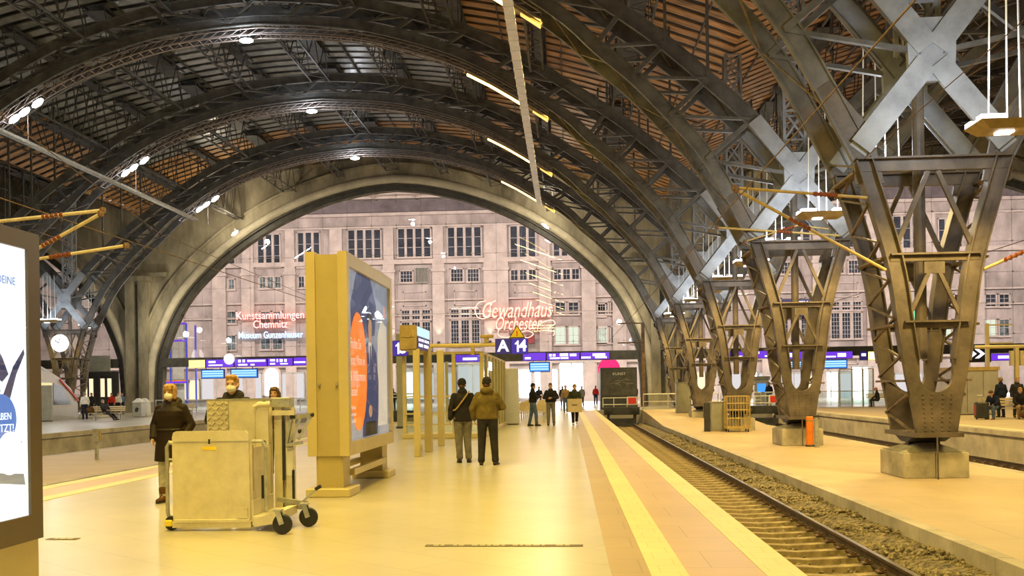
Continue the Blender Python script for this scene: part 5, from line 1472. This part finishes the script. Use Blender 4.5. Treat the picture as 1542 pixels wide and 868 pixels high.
# kiosk, screen terminals and railings on the concourse edge
t = empty('ticket_machine', (at(1147,590,78).x, 78, 0), 'ticket machine with a blue screen beyond the yellow trolley', 'ticket machine')
MB().bbox(-.6,.6,0,.6,0,2.0,.03).build('body', [M['galv']], t); MB().box(-.35,.35,-.02,0,1.0,1.7).build('screen', [M['screen']], t); MB().bbox(-.7,.7,-.05,.65,2.0,2.3,.02).build('header', [M['greybox']], t)
def railing(x0, x1, y, label, glass=False, h=1.05):
    t = empty('railing', ((x0+x1)/2, y, 0), label, 'railing')
    n = max(2, int((x1-x0)/1.5)); w_ = x1-x0
    for i in range(n+1):
        x = -w_/2 + w_*i/n; MB().bbox(x-.03,x+.03,-.03,.03,0,h,.005).build('post', [M['galv']], t)
        if glass and i < n: MB().box(x+.06, x+w_/n-.06, -.008, .008, .1, h-.08).build('glass_pane', [M['glass_green']], t)
    MB().tube([(-w_/2,0,h),(w_/2,0,h)],.035,8).build('handrail', [M['white']], t)
    if not glass:
        q = MB().tube([(-w_/2,0,h*.5),(w_/2,0,h*.5)],.02,6); q.build('midrail', [M['white']], t)
    return t
railing(-34.5,-27.5,76,'glass railing of the concourse at the left end of the arch', True)
railing(-27.3,-20.5,76,'white topped railing behind the masked man', True)
railing(-19.5,-12.5,70,'glass railing behind the advertising pillar', True)
railing(5.3,10.5,66,'white railing closing the low platform with the columns')
railing(10.8,13.6,66.5,'white railing behind the far right buffer stop')
railing(14.0,22.5,67,'glass railing at the end of the far right platform', True)
# display frames and dark cases left of the number sign
t = empty('display_case', (at(604,590,46).x, 46, 0), 'glass display case on a dark foot left of the shelter', 'display case')
MB().bbox(-.75,.75,0,.6,.0,.55,.03).build('base', [M['dark']], t); MB().box(-.75,.75,0,.6,.55,1.35).build('glass_box', [M['glass_green']], t); MB().box(-.78,.78,-.03,.63,1.35,1.42).build('lid', [M['galv']], t)
t = empty('steel_post', (at(602,560,38).x, 38, 0), 'grey steel post left of the departure display', 'post')
MB().bbox(-.12,.12,-.12,.12,0,3.9,.01).build('post', [M['greybox']], t); MB().bbox(-.16,.16,-.16,.16,0,.08,.02).build('foot', [M['dark']], t)
t = empty('side_mast', (at(1487,545,58).x, 58, 0), 'sand coloured mast with side arms on the far right platform', 'mast')
MB().bbox(-.1,.1,-.1,.1,0,5.1,.01).build('mast', [M['sand']], t)
for z in (5.0, 3.9): MB().bar((0,0,z),(1.5,0,z),.08,.08,(0,0,1)).build('arm', [M['sand']], t)
# shop building under the left arch foot and glass lift shaft
t = empty('glass_lift_shaft', (at(262,560,96).x, 96, 0), 'blue lit glass lift tower behind the left foot of the arch', 'lift tower')
for x in (-1.4,1.4):
    for y in (0,2.4): MB().bbox(x-.08,x+.08,y-.08,y+.08,0,9.0,.01).build('corner_post', [M['blue_post']] if 'blue_post' in M else [M['blue_sign']], t)
for z in (2.8,5.0,7.2,9.0): MB().box(-1.4,1.4,-.05,.05,z-.1,z+.1).build('cross_rail', [M['purple']], t)
MB().box(-1.35,1.35,-.01,.01,0,8.9).build('glass_pane', [M['glass_green']], t)
MB().box(-.9,-.6,-.1,-.05,5.8,6.6).build('red_lamp', [M['red']], t)
MB().box(-.9,-.6,-.1,-.05,4.6,5.4).build('blue_lamp', [M['screen']], t)
# floor decals
def decal(u0, u1, v, label):
    a, b_ = ground(u0, v), ground(u1, v)
    t = empty('floor_decal', ((a.x+b_.x)/2, (a.y+b_.y)/2, .004), label, 'floor marking', 'safety strips on the floor'); L = (b_-a).length
    t.rotation_euler = (0, 0, math.atan2(b_.y-a.y, b_.x-a.x))
    MB().box(-L/2, L/2, -.045, .045, 0, .003).build('strip', [M['decal']], t)
    q = MB(); x = -L/2+.08
    while x < L/2-.12:
        w_ = R.uniform(.03,.07)
        if R.random() < .78: q.box(x, x+w_, -.018, .018, .003, .004)
        x += w_ + .02
    q.build('small_writing', [M['stripe_paint']], t)
decal(641, 878, 822.5, 'dark strip with small pale writing on the platform floor')
decal(72, 118, 812.5, 'short dark strip with small writing beside the left poster cabinet')
# ------------------------------------------------------------------ people
def fabric(name, col, rough=.85, var=.2, bump=.5, bs=22): return mat(name, col, rough, 0, var, 6, bump, bs, spec=.25)
M['skin'] = mat('skin', (0.60, 0.36, 0.25), 0.55, 0, 0.06, 12)
M['hair_blond'] = mat('blond_hair', (0.52, 0.30, 0.10), 0.6, 0, 0.25, 25, .5, 60, stretch=(3,3,.5))
M['hair_brown'] = mat('brown_hair', (0.12, 0.06, 0.025), 0.6, 0, 0.25, 25, .5, 60)
M['hair_grey'] = mat('grey_hair', (0.3, 0.28, 0.26), 0.6, 0, 0.25, 25)
M['mask'] = mat('white_mask', (0.85, 0.84, 0.82), 0.7, 0, 0.04, 8, .2, 20)
M['eye'] = mat('eye', (0.03, 0.02, 0.015), 0.2, 0, 0)
M['lips'] = mat('lips', (0.45, 0.17, 0.14), 0.5, 0, 0.05)
M['sole'] = mat('pale_sole', (0.7, 0.66, 0.55), 0.6, 0, .05)
CL = dict(black=fabric('black_cloth', (.018,.016,.018)), brown=fabric('dark_brown_quilted_coat', (.020,.011,.007), .6, .2, .7, 9), olive=fabric('olive_jacket', (.155,.115,.032), .75),
          jeans=fabric('blue_denim', (.10,.15,.24)), greyj=fabric('grey_denim', (.17,.155,.13)), charcoal=fabric('charcoal_cloth', (.03,.028,.03)),
          navy=fabric('navy_cloth', (.015,.02,.05)), tan=fabric('tan_cloth', (.36,.24,.11)), grey=fabric('grey_cloth', (.22,.21,.2)), white=fabric('white_cloth', (.75,.75,.75)),
          red=fabric('red_cloth', (.5,.03,.02)), leather=fabric('dark_leather', (.03,.02,.015), .45, .1, .1), brownsh=fabric('brown_suede', (.12,.06,.02)),
          pale=fabric('pale_grey_trousers', (.42,.40,.35)), orangec=fabric('orange_cloth', (.7,.2,.02)), darkgreen=fabric('dark_green_cloth', (.04,.05,.03)))
DG = bpy.context.evaluated_depsgraph_get
def remesh(mb, vox, name, m, parent, sm=5, dec=None):
    me = mb.mesh(name, m); o = bpy.data.objects.new('tmp_body', me); C.objects.link(o)
    r = o.modifiers.new('r', 'REMESH'); r.mode = 'VOXEL'; r.voxel_size = vox
    if sm: s = o.modifiers.new('s', 'SMOOTH'); s.iterations = sm; s.factor = .5
    bpy.context.view_layer.update()
    m2 = bpy.data.meshes.new_from_object(o.evaluated_get(DG()))
    bpy.data.objects.remove(o); bpy.data.meshes.remove(me)
    m2.name = name; m2.materials.clear(); m2.materials.append(m)
    m2.polygons.foreach_set('use_smooth', [True]*len(m2.polygons))
    q = bpy.data.objects.new(name, m2); C.objects.link(q); q.parent = parent
    return q
V = Vector
STAND = dict(pel=(0,0,.95), chest=(0,.0,1.28), neck=(0,-.005,1.47), head=(0,.02,1.62),
    hr=(.095,0,.92), kr=(.105,.015,.5), ar=(.115,-.02,.09), hl=(-.095,0,.92), kl=(-.105,.015,.5), al=(-.115,-.02,.09), tr=(.02,1,0), tl=(-.02,1,0),
    sr=(.175,-.01,1.385), er=(.25,-.03,1.13), wr=(.255,.07,.90), sl=(-.175,-.01,1.385), el=(-.25,-.03,1.13), wl=(-.255,.07,.90))
SIT = dict(pel=(0,0,.52), chest=(0,.04,.86), neck=(0,.07,1.06), head=(0,.11,1.2), hr=(.1,.02,.50), kr=(.13,.43,.50), ar=(.12,.42,.09), hl=(-.1,.02,.50), kl=(-.13,.43,.50), al=(-.12,.40,.09),
    sr=(.185,.05,.98), er=(.24,.15,.74), wr=(.13,.36,.62), sl=(-.185,.05,.98), el=(-.24,.15,.74), wl=(-.13,.36,.62))
def spine_loft(mb, J, prof, k=1.0):
    """prof: (t along pelvis-chest-neck 0..1..2, rx, ry)"""
    P = [V(J['pel']), V(J['chest']), V(J['neck'])]; n = 20
    rings = []
    for t, rx, ry, *of in prof:
        if t <= 1: c = P[0].lerp(P[1], t); d = P[1]-P[0]
        else: c = P[1].lerp(P[2], t-1); d = (P[2]-P[1]).lerp(P[1]-P[0], .3)
        d = d.normalized(); xa = V((1,0,0)); ya = d.cross(xa).normalized() if abs(d.x) < .9 else V((0,1,0))
        if ya.y < 0: ya = -ya
        if of: c = c + ya*of[0]
        rings.append([c + xa*rx*k*math.cos(2*PI*i/n) + ya*ry*k*math.sin(2*PI*i/n) for i in range(n)])
    mb.loft(rings)
def hand(mb, w, e, inward, curl=.5, s=1.0):
    w = V(w); d = (w - V(e)).normalized(); n = V(inward); n = (n - d*n.dot(d)).normalized(); sd = d.cross(n)
    mb.cap(w - d*.02, w + d*.03, .026*s, .028*s)
    for i in range(4):
        o = (-.027 + .018*i)*s; l = (.075, .085, .08, .064)[i]*s
        root = w + d*.045*s + sd*o*.8
        mb.cap(root - d*.02*s, root + d*.035*s + sd*o*.2, .0125*s, .0105*s, 8)
        k0 = root + d*.035*s + sd*o*.2
        k1 = k0 + (d*math.cos(curl*.6) + n*math.sin(curl*.6))*l*.5
        k2 = k1 + (d*math.cos(curl*1.5) + n*math.sin(curl*1.5))*l*.45
        mb.cap(k0, k1, .0095*s, .0088*s, 8); mb.cap(k1, k2, .0088*s, .0075*s, 8)
    t0 = w + d*.015*s - sd*.025*s; t1 = t0 + (d*.6 - sd*.65 + n*.4).normalized()*.042*s; t2 = t1 + (d*.85 - sd*.1 + n*.5).normalized()*.032*s
    mb.cap(t0, t1, .013*s, .0105*s, 8); mb.cap(t1, t2, .0105*s, .008*s, 8)
def person(loc, rz, label, H=1.75,  pose=None, seated=False, jacket='black', trousers='jeans', shoes='leather', hair='hair_brown', hairstyle='short', hat=None,
           coat=.0, hem=None, hood=False, mask=False, bag=None, vox=.012, k=1.08, kj=None, group=None, look=0.0, boots=False, scarf=None, soles=False, collar=True):
    J = dict(SIT if seated else STAND)
    if seated: J.update(tr=(.02,1,0), tl=(-.02,1,0))
    J.update(pose or {})
    t = empty('person', loc, label, 'person', group, rz)
    s_ = H/1.75; t.scale = (s_, s_, s_)
    pel, chest, neck, head = (V(J[a]) for a in ('pel','chest','neck','head'))
    up = (head - neck).normalized(); Mh = Matrix.Rotation(look, 3, 'Z')
    tilt = math.atan2((head-neck).y, (head-neck).z) - .13
    Mh = Mh @ Matrix.Rotation(-tilt, 3, 'X')
    H3 = lambda x, y, z: head + Mh @ V((x, y, z))
    b = MB()
    # head: skull, face, jaw, nose, brow, ears
    b.ell(H3(0,-.012,.035), .074, .094, .088, 18, 12, Mh); b.ell(H3(0,.022,-.02), .062, .068, .092, 18, 12, Mh); b.cap(H3(-.02,.06,-.085), H3(.02,.06,-.085), .026)
    b.cap(H3(0,.088,.012), H3(0,.107,-.028), .010, .0145); b.cap(H3(-.035,.078,.03), H3(.035,.078,.03), .016); b.cap(H3(-.04,.062,-.03), H3(-.02,.075,-.05), .02); b.cap(H3(.04,.062,-.03), H3(.02,.075,-.05), .02)
    b.cap(H3(-.018,.086,-.058), H3(.018,.086,-.058), .009)
    for s in (-1, 1):
        b.ell(H3(s*.078,-.005,-.01), .012, .024, .034, 10, 8, Mh)
    b.cap(neck + V((0,.0,-.05)), head + Mh @ V((0,-.01,-.06)), .062, .055)
    spine_loft(b, J, [(0,.14,.09),(.5,.125,.085),(1,.155,.095),(1.5,.165,.09),(1.8,.11,.07),(2,.06,.06)])
    for q in 'rl':
        sgn = 1 if q == 'r' else -1
        S, E, W, Hp, K, A = (V(J[a+q]) for a in 'sewhka')
        b.cap(S, E, .05, .04); b.cap(E, W, .038, .026); b.cap(S, chest + V((0,0,.05)), .05, .08)
        hand(b, W, E, J.get('n'+q, (-sgn,.2,0)), J.get('curl'+q, .5))
        b.cap(Hp, K, .075, .052); b.cap(K, A, .05, .036); b.cap(A, A + V((0,.06,-.04)), .035)
        b.cap(Hp, pel + V((0,0,.03)), .08, .09)
    remesh(b, min(vox, .0095), 'body', M['skin'], t, 3)
    for s in (-1, 1):
        e = MB(); e.ell(H3(s*.032,.081,.01), .0105, .008, .007, 10, 8, Mh); e.build('eye', [M['eye']], t, smooth=True)
    if not mask:
        e = MB(); e.cap(H3(-.017,.094,-.058), H3(.017,.094,-.058), .0055, .0055, 8); e.build('lips', [M['lips']], t, smooth=True)
    # trousers
    b = MB()
    tw = .0 if trousers != 'leggings' else -.01
    spine_loft(b, J, [(-.12,.15*k,.115*k),(0,.165*k,.12*k),(.25,.16*k,.112*k),(.42,.15*k,.105*k)])
    for q in 'rl':
        Hp, K, A = (V(J[a+q]) for a in 'hka')
        b.cap(Hp, K, .098*k, .073*k); K2 = K.lerp(A, .96)
        b.cap(K, K2, .074*k, .058*k); b.cap(Hp, pel, .10*k, .12*k)
        if not boots: b.cap(K.lerp(A,.7), K.lerp(A,.93), .061*k, .065*k)
    remesh(b, vox, 'trousers', CL[trousers], t, 4)
    # jacket or coat
    if kj: k = kj
    b = MB(); g = (1.0 + coat)*(1 + (k-1)*.6)
    hm = hem if hem is not None else .05
    spine_loft(b, J, [(hm - .02,.178*k*g,.128*k*g),(hm + .05,.186*k*g,.138*k*g),(max(.3,hm+.1),.182*k*g,.135*k*g),(.65,.182*k*g,.13*k*g),(1,.198*k*g,.135*k*g),(1.35,.202*k*g,.125*k*g),(1.62,.165*k,.105*k),(1.85,.105,.085),(2.02,.082,.078)] if hm > -.3 else
               [(hm - .02,.215*k*g,.165*k*g),(hm+.12,.212*k*g,.16*k*g),(hm*.5,.205*k*g,.152*k*g),(0,.19*k*g,.14*k*g),(.42,.168*k*g,.122*k*g),(.65,.172*k*g,.125*k*g),(1,.192*k*g,.132*k*g),(1.35,.198*k*g,.125*k*g),(1.62,.165*k,.105*k),(1.85,.105,.085),(2.02,.085,.08)])
    for q in 'rl':
        S, E, W = (V(J[a+q]) for a in 'sew')
        b.cap(S, E, .068*g, .060*g, 12); b.cap(E, E.lerp(W,.93), .062*g, .047*g, 12); b.cap(E.lerp(W,.85), E.lerp(W,.95), .047*g, .05*g, 12)
        b.cap(S, chest + V((0,0,.06)), .068*g, .09)
        if seated or hm < -.3 and seated: b.cap(V(J['h'+q]), V(J['h'+q]).lerp(V(J['k'+q]), .2), .115*k, .11*k)
    if collar: b.cap(neck + V((-.03,-.01,.0)), neck + V((.03,-.01,.0)), .075, .075); b.cap(neck+V((0,-.02,.0)), neck.lerp(head,.25)+V((0,-.015,0)), .078, .072)
    if hood:
        b.ell(neck + V((0,-.085,.015)), .125, .07, .075); b.cap(neck+V((-.09,-.03,.01)), neck+V((.09,-.03,.01)), .05)
        b.cap(neck+V((-.1,-.02,.0)), neck+V((-.05,.075,-.06)), .042, .03); b.cap(neck+V((.1,-.02,.0)), neck+V((.05,.075,-.06)), .042, .03)
    jo = remesh(b, vox, 'jacket' if hm > -.3 else 'coat', CL[jacket], t, 4)
    if scarf:
        b = MB(); ring = [neck + V((.085*math.cos(a), .01+.085*math.sin(a), .02)) for a in [2*PI*i/12 for i in range(13)]]; b.tube(ring, .035, 8)
        b.build('scarf', [CL[scarf]], t, smooth=True)
    # shoes
    for q in 'rl':
        A = V(J['a'+q]); d = V(J['t'+q]).normalized()
        b = MB(); gz = A + V((0,0,-.045)); b.cap(gz - d*.045, gz + d*.06, .040, .042); b.cap(gz + d*.05 - V((0,0,.008)), gz + d*.155 - V((0,0,.014)), .042, .032); b.cap(A + V((0,0,.02)), gz, .052 if boots else .045, .045)
        if boots: b.cap(A + V((0,0,.10)), A, .066, .058)
        so = remesh(b, min(vox,.01), 'boot' if boots else 'shoe', CL[shoes], t, 3)
        u = MB().loft([[gz + d*x*1.02 + d.cross(V((0,0,1)))*y - V((0,0,z)) for x, y in [(-.085,.02),(-.085,-.02),(-.03,-.04),(.05,-.043),(.13,-.036),(.185,-.012),(.185,.012),(.13,.036),(.05,.043),(-.03,.04)]] for z in (.048,.030)])
        u.build('sole', [M['sole'] if soles else M['black']], so)
    # hair or hat
    b = MB()
    if hat:
        b.ell(H3(0,-.012,.058), .090, .108, .086, 18, 12, Mh); b.cap(H3(-.05,-.085,.01), H3(.05,-.085,.01), .03); b.cap(H3(-.076,-.02,.03), H3(.076,-.02,.03), .022)
        remesh(b, min(vox,.01), 'cap', CL[hat], t, 3)
        b = MB(); b.ell(H3(0,-.05,-.02), .075, .06, .06, 14, 8, Mh); remesh(b, .01, 'hair', M[hair], t, 3)
    else:
        b.ell(H3(0,-.02,.05), .083, .100, .086, 18, 12, Mh); b.ell(H3(0,-.05,.0), .078, .068, .088, 18, 12, Mh)
        b.cap(H3(-.05,.055,.098), H3(.05,.05,.098), .026)
        if hairstyle == 'long':
            for s in (-1, 1): b.cap(H3(s*.072,.02,.05), H3(s*.078,.0,-.12), .03, .034); b.cap(H3(s*.06,-.05,.0), H3(s*.06,-.06,-.15), .045, .04)
            b.cap(H3(-.04,.08,.075), H3(.045,.08,.08), .02)
        if hairstyle == 'fringe':
            for s in (-1, 1): b.cap(H3(s*.072,.03,.06), H3(s*.08,.015,-.08), .026, .028)
            b.cap(H3(-.05,.082,.055), H3(.05,.082,.055), .022); b.cap(H3(-.03,.075,.085), H3(.03,.075,.085), .03)
        remesh(b, min(vox,.008), 'hair', M[hair], t, 2)
    if mask:
        b = MB(); b.ell(H3(0,.052,-.05), .066, .064, .052, 18, 10, Mh); b.cap(H3(0,.10,-.015), H3(0,.105,-.05), .02, .022)
        mo = remesh(b, .008, 'face_mask', M['mask'], t, 2)
        for s in (-1, 1): MB().tube([H3(s*.058,.075,-.03), H3(s*.083,.0,0.0)], .003, 5).build('ear_loop', [M['mask']], mo)
    if bag == 'shoulder':
        b = MB(); c = V(J['hl']) + V((-.16,.02,.08)); b.ell(c, .055, .15, .13)
        bo = remesh(b, .012, 'shoulder_bag', CL['black'], t, 3)
        pts = [c + V((0,-.04,.12)), V((-.17,-.10,1.1)), V((-.03,-.155,1.28)), V((.10,-.12,1.45)), V((.135,.02,1.475)), V((.08,.13,1.35)), V((-.10,.165,1.1)), c + V((0,.06,.12))]
        cp = crom([tuple(p) for p in pts], 4); bo2 = MB().tube(cp, .017, 6).build('bag_strap', [CL['tan']], bo)
    return t

# the people of the scene
face_cam = PI  # a figure faces +Y when its angle is 0, so PI turns it to the camera
p = ground(260, 756)
w1 = person(p, face_cam - .1, 'woman in a long dark brown quilted coat with a white mask walking towards the camera', 1.70,
    dict(kr=(.10,.06,.5), ar=(.09,.10,.10), kl=(-.09,-.02,.49), al=(-.09,-.20,.15), er=(.29,-.04,1.14), wr=(.24,.10,.95), el=(-.29,-.04,1.14), wl=(-.24,.10,.95)), jacket='brown', trousers='pale', shoes='brownsh', hair='hair_blond', hairstyle='fringe',
    hem=-1.02, hood=True, mask=True, vox=.010, boots=True, coat=.08)
MB().tube([(.2*math.cos(a), .002+.15*math.sin(a), 1.075) for a in [2*PI*i/20 for i in range(21)]], .018, 6).build('belt', [CL['leather']], w1)
p = at(352, 690, 12.2); p.z = 0
w2 = person(p, face_cam + .05, 'man with reddish hair and a face mask standing behind the wheelchair lift', 1.80,
    dict(er=(.29,.05,1.16), wr=(.20,.24,1.36), nr=(0,.5,-1), curlr=.9), jacket='charcoal', trousers='navy', hair='hair_blond', mask=True, vox=.010, hood=True, coat=.06)
p = at(415, 660, 16.5); p.z = 0
person(p, face_cam, 'woman with brown hair whose head shows above the wheelchair lift', 1.66, jacket='charcoal', trousers='jeans', hair='hair_brown', hairstyle='long', vox=.012)
p = ground(698, 697)
person(p, .25, 'man in a black coat and dark knit cap with a shoulder bag, seen from behind', 1.79,
    dict(kr=(.09,.0,.5), kl=(-.09,.0,.5), ar=(.11,-.02,.09), al=(-.08,-.03,.09), tr=(.35,1,0), tl=(-.1,1,0), wr=(.22,.14,.93), wl=(-.26,.05,.92), chest=(0,.02,1.28), neck=(0,.03,1.47), head=(.0,.06,1.62)),
    jacket='black', trousers='greyj', shoes='leather', hat='black', hem=-.28, bag='shoulder', vox=.010, coat=.05, k=1.13, kj=1.02, look=-.3)
p = ground(735, 702)
person(p, .0, 'man in an olive hooded jacket and black trousers, seen from behind', 1.80,
    dict(hr=(.10,0,.92), kr=(.125,.01,.5), ar=(.15,-.02,.09), hl=(-.10,0,.92), kl=(-.115,.01,.5), al=(-.13,-.02,.09), tr=(.3,1,0), tl=(-.1,1,0), er=(.31,.0,1.16), wr=(.20,.20,1.13), nr=(-1,0,0), el=(-.29,-.03,1.14), wl=(-.27,.07,.93)),
    jacket='olive', trousers='charcoal', shoes='leather', hat='charcoal', hood=True, vox=.010, coat=.12, hem=-.06, soles=True, look=-.2, k=1.13, kj=1.05)
g = 'people on the platform beyond'
p = ground(803, 642)
t = person(p, -1.3, 'man in a black jacket and blue jeans standing sideways on the platform', 1.78, dict(er=(.25,.08,1.16), wr=(.12,.30,1.20), el=(-.25,.08,1.16), wl=(-.10,.32,1.18), kr=(.1,.1,.5), ar=(.1,.12,.09), al=(-.1,-.14,.09), kl=(-.1,-.05,.5)), jacket='black', trousers='jeans', hat='black', vox=.013, coat=.05)
p = ground(830, 641)
t = person(p, face_cam - .1, 'man in a black open jacket holding his hands before him on the platform', 1.78, dict(er=(.28,.02,1.15), wr=(.05,.24,1.14), el=(-.28,.02,1.15), wl=(-.06,.25,1.12), nr=(-1,0,.3), nl=(1,0,.3)), jacket='black', trousers='grey', vox=.013, coat=.1, hair='hair_brown')
s = MB().bar((-.02,0,.86),(.24,0,1.30),.03,.34,(0,1,.2)); o = s.build('paper_roll', [M['poster_white']], None, (p.x-.62, p.y-.2, 0)); tag(o, 'pale folded sheet held between the two standing men', 'paper')
p = ground(866, 640)
t = person(p, face_cam + .05, 'person walking towards the camera carrying a pale square board', 1.72, dict(kr=(.09,.08,.5), ar=(.08,.14,.10), kl=(-.09,-.04,.49), al=(-.08,-.22,.14), er=(.27,.04,1.14), wr=(.15,.22,1.10), el=(-.27,.04,1.14), wl=(-.15,.22,1.10)), jacket='darkgreen', trousers='black', shoes='white', hat='tan', vox=.013)
o = empty('cardboard_sign', (p.x, p.y-.30, .80), 'pale square board carried by the walking person', 'board')
MB().bbox(-.31,.31,-.012,.012,-.26,.30,.005).build('board', [M['cardboard']], o); MB().box(-.12,.1,-.014,-.012,.02,.06).build('printed_mark', [M['poster_black']], o)
p = ground(852, 622)
person(p, face_cam, 'person in a brown jacket walking behind the board carrier', 1.75, dict(kr=(.09,.08,.5), ar=(.08,.16,.10), kl=(-.09,-.04,.49), al=(-.08,-.2,.12)), jacket='tan', trousers='jeans', vox=.016, hair='hair_blond')
p = ground(812, 617)
person(p, face_cam+.4, 'dark clothed person behind the two standing men on the platform', 1.72, jacket='navy', trousers='charcoal', vox=.016)
p = at(876, 590, 80); p.z = 0
person(p, face_cam-.3, 'person in a grey coat near the glaring shop entrance', 1.72, jacket='grey', trousers='navy', vox=.018, hem=-.5)
p = at(897, 590, 86); p.z = 0
person(p, -.3, 'person with a red backpack colour jacket near the end of the platform', 1.75, jacket='red', trousers='navy', vox=.018)
p = at(847, 590, 82); p.z = 0
person(p, .2, 'person in a dark coat in front of the glaring shop entrance', 1.75, jacket='black', trousers='black', vox=.018, hem=-.5)
p = at(958, 590, 77); p.z = 0
person(p, 1.2, 'dark blue clothed person right of the dark kiosk', 1.75, jacket='navy', trousers='navy', vox=.018)
p = at(592, 590, 72); p.z = 0
person(p, .4, 'person in dark clothes left of the departure display post', 1.74, jacket='charcoal', trousers='navy', vox=.018)
p = at(1158, 590, 72); p.z = 0
person(p, 0.2, 'man in a dark jacket standing by the ticket machine on the right', 1.78, jacket='navy', trousers='jeans', vox=.016)
# right platform
p = ground(1322, 613)
person((p.x, p.y, -.02), 1.2, 'seated person in a dark coat with orange cap behind the nearest column', 1.72, seated=True, jacket='charcoal', trousers='charcoal', hat='orangec', vox=.016)
person((p.x+.95, p.y+.1, -.02), -2.2, 'seated person in a tan jacket next to the orange cap', 1.70, seated=True, jacket='tan', trousers='grey', vox=.016)
p = (BP.x, BP.y - .3)
person((p[0]-.45, p[1], -.02), 2.2, 'seated man leaning forward in a dark jacket and jeans at the right', 1.78, dict(chest=(0,.14,.82), neck=(0,.26,.98), head=(0,.36,1.08), sr=(.185,.2,.92), sl=(-.185,.2,.92), er=(.22,.3,.7), el=(-.22,.3,.7)), seated=True, jacket='navy', trousers='jeans', shoes='brownsh', vox=.014)
person((p[0]+.55, p[1]+.1, -.02), 2.9, 'seated person in a black coat right of the leaning man', 1.74, seated=True, jacket='black', trousers='tan', vox=.014, hem=-.05, hair='hair_blond')
p2 = at(1532, 600, BP.y+1.2)
person((p2.x, BP.y+1.2, 0), 3.0, 'standing person in dark clothes at the right picture edge behind the bench', 1.75, jacket='charcoal', trousers='charcoal', hair='hair_blond', vox=.016)
p2 = at(1507, 600, BP.y+1.6)
person((p2.x, BP.y+1.6, 0), .2, 'slim person with yellow hat standing beside the frame post on the right', 1.74, jacket='navy', trousers='navy', hat='tan', vox=.016)
t = empty('suitcase', (p[0]-1.15, p[1]-.2, 0), 'dark suitcase with red side standing left of the leaning man', 'suitcase')
MB().bbox(-.24,.24,-.15,.15,.05,.72,.05).build('shell', [M['dark']], t); MB().tube([(-.1,.1,.7),(-.1,.1,1.0),(.1,.1,1.0),(.1,.1,.7)],.012,6).build('pull_handle', [M['galv']], t); MB().box(-.25,-.235,-.1,.1,.2,.6).build('side_patch', [M['red_dim']], t)
for x in (-.18,.18): MB().lathe((x,0,.03),[(.0001,-.02),(.03,-.02),(.03,.02),(.0001,.02)],8,'X').build('wheel', [M['black']], t)
b = MB(); b.ell((0,0,.2),.42,.26,.2); b.ell((.2,.05,.34),.2,.18,.14)
o = remesh(b, .02, 'travel_bag', CL['brownsh'], None, 3); o.location = (p[0]+.55, p[1]-.75, 0); tag(o, 'soft brown travel bag on the floor before the seated people', 'bag')
# left platform
p = ground(128, 632)
person(p, .9, 'uniformed man in a white shirt and dark trousers standing by the train nose', 1.78, jacket='white', trousers='navy', hair='hair_grey', vox=.016, collar=False)
p = ground(163, 633)
person((p.x-.1, p.y-.15, -.02), -1.9, 'person in a dark jacket reclining on the left bench with legs stretched out', 1.78, dict(chest=(0,-.12,.82), neck=(0,-.2,1.0), head=(0,-.2,1.15), kr=(.12,.42,.42), ar=(.12,.82,.10), kl=(-.1,.42,.44), al=(-.06,.85,.13), sr=(.185,-.16,.94), sl=(-.185,-.16,.94), er=(.25,.02,.76), el=(-.25,.02,.76), wr=(.12,.2,.66), wl=(-.12,.2,.66)), seated=True, jacket='charcoal', trousers='charcoal', vox=.015, hair='hair_grey')
o = empty('backpack', (p.x-1.1, p.y-.1, .46), 'brown bag lying on the left end of the bench beside the reclining person', 'bag')
b = MB(); b.ell((0,0,.17),.26,.2,.2); b.ell((.1,-.05,.3),.14,.12,.12); remesh(b, .02, 'sack', CL['brownsh'], o, 3); MB().tube([(-.1,0,.3),(-.05,0,.45),(.1,0,.42)],.02,6).build('strap', [CL['black']], o)
p = at(138, 610, 70)
person((p.x, 70, 0), PI, 'distant person in dark clothes behind the uniformed man', 1.75, jacket='charcoal', trousers='charcoal', vox=.02)
for u, y, j, l in ((178, 73, 'white', 'distant person in a white top near the left portal'), (184, 74, 'jeans', 'distant person in blue near the left portal'), (168, 72, 'red', 'distant person in red near the left portal')):
    p = at(u, 600, y); person((p.x, y, 0), PI, l, 1.72, jacket=j, trousers='navy', vox=.02)
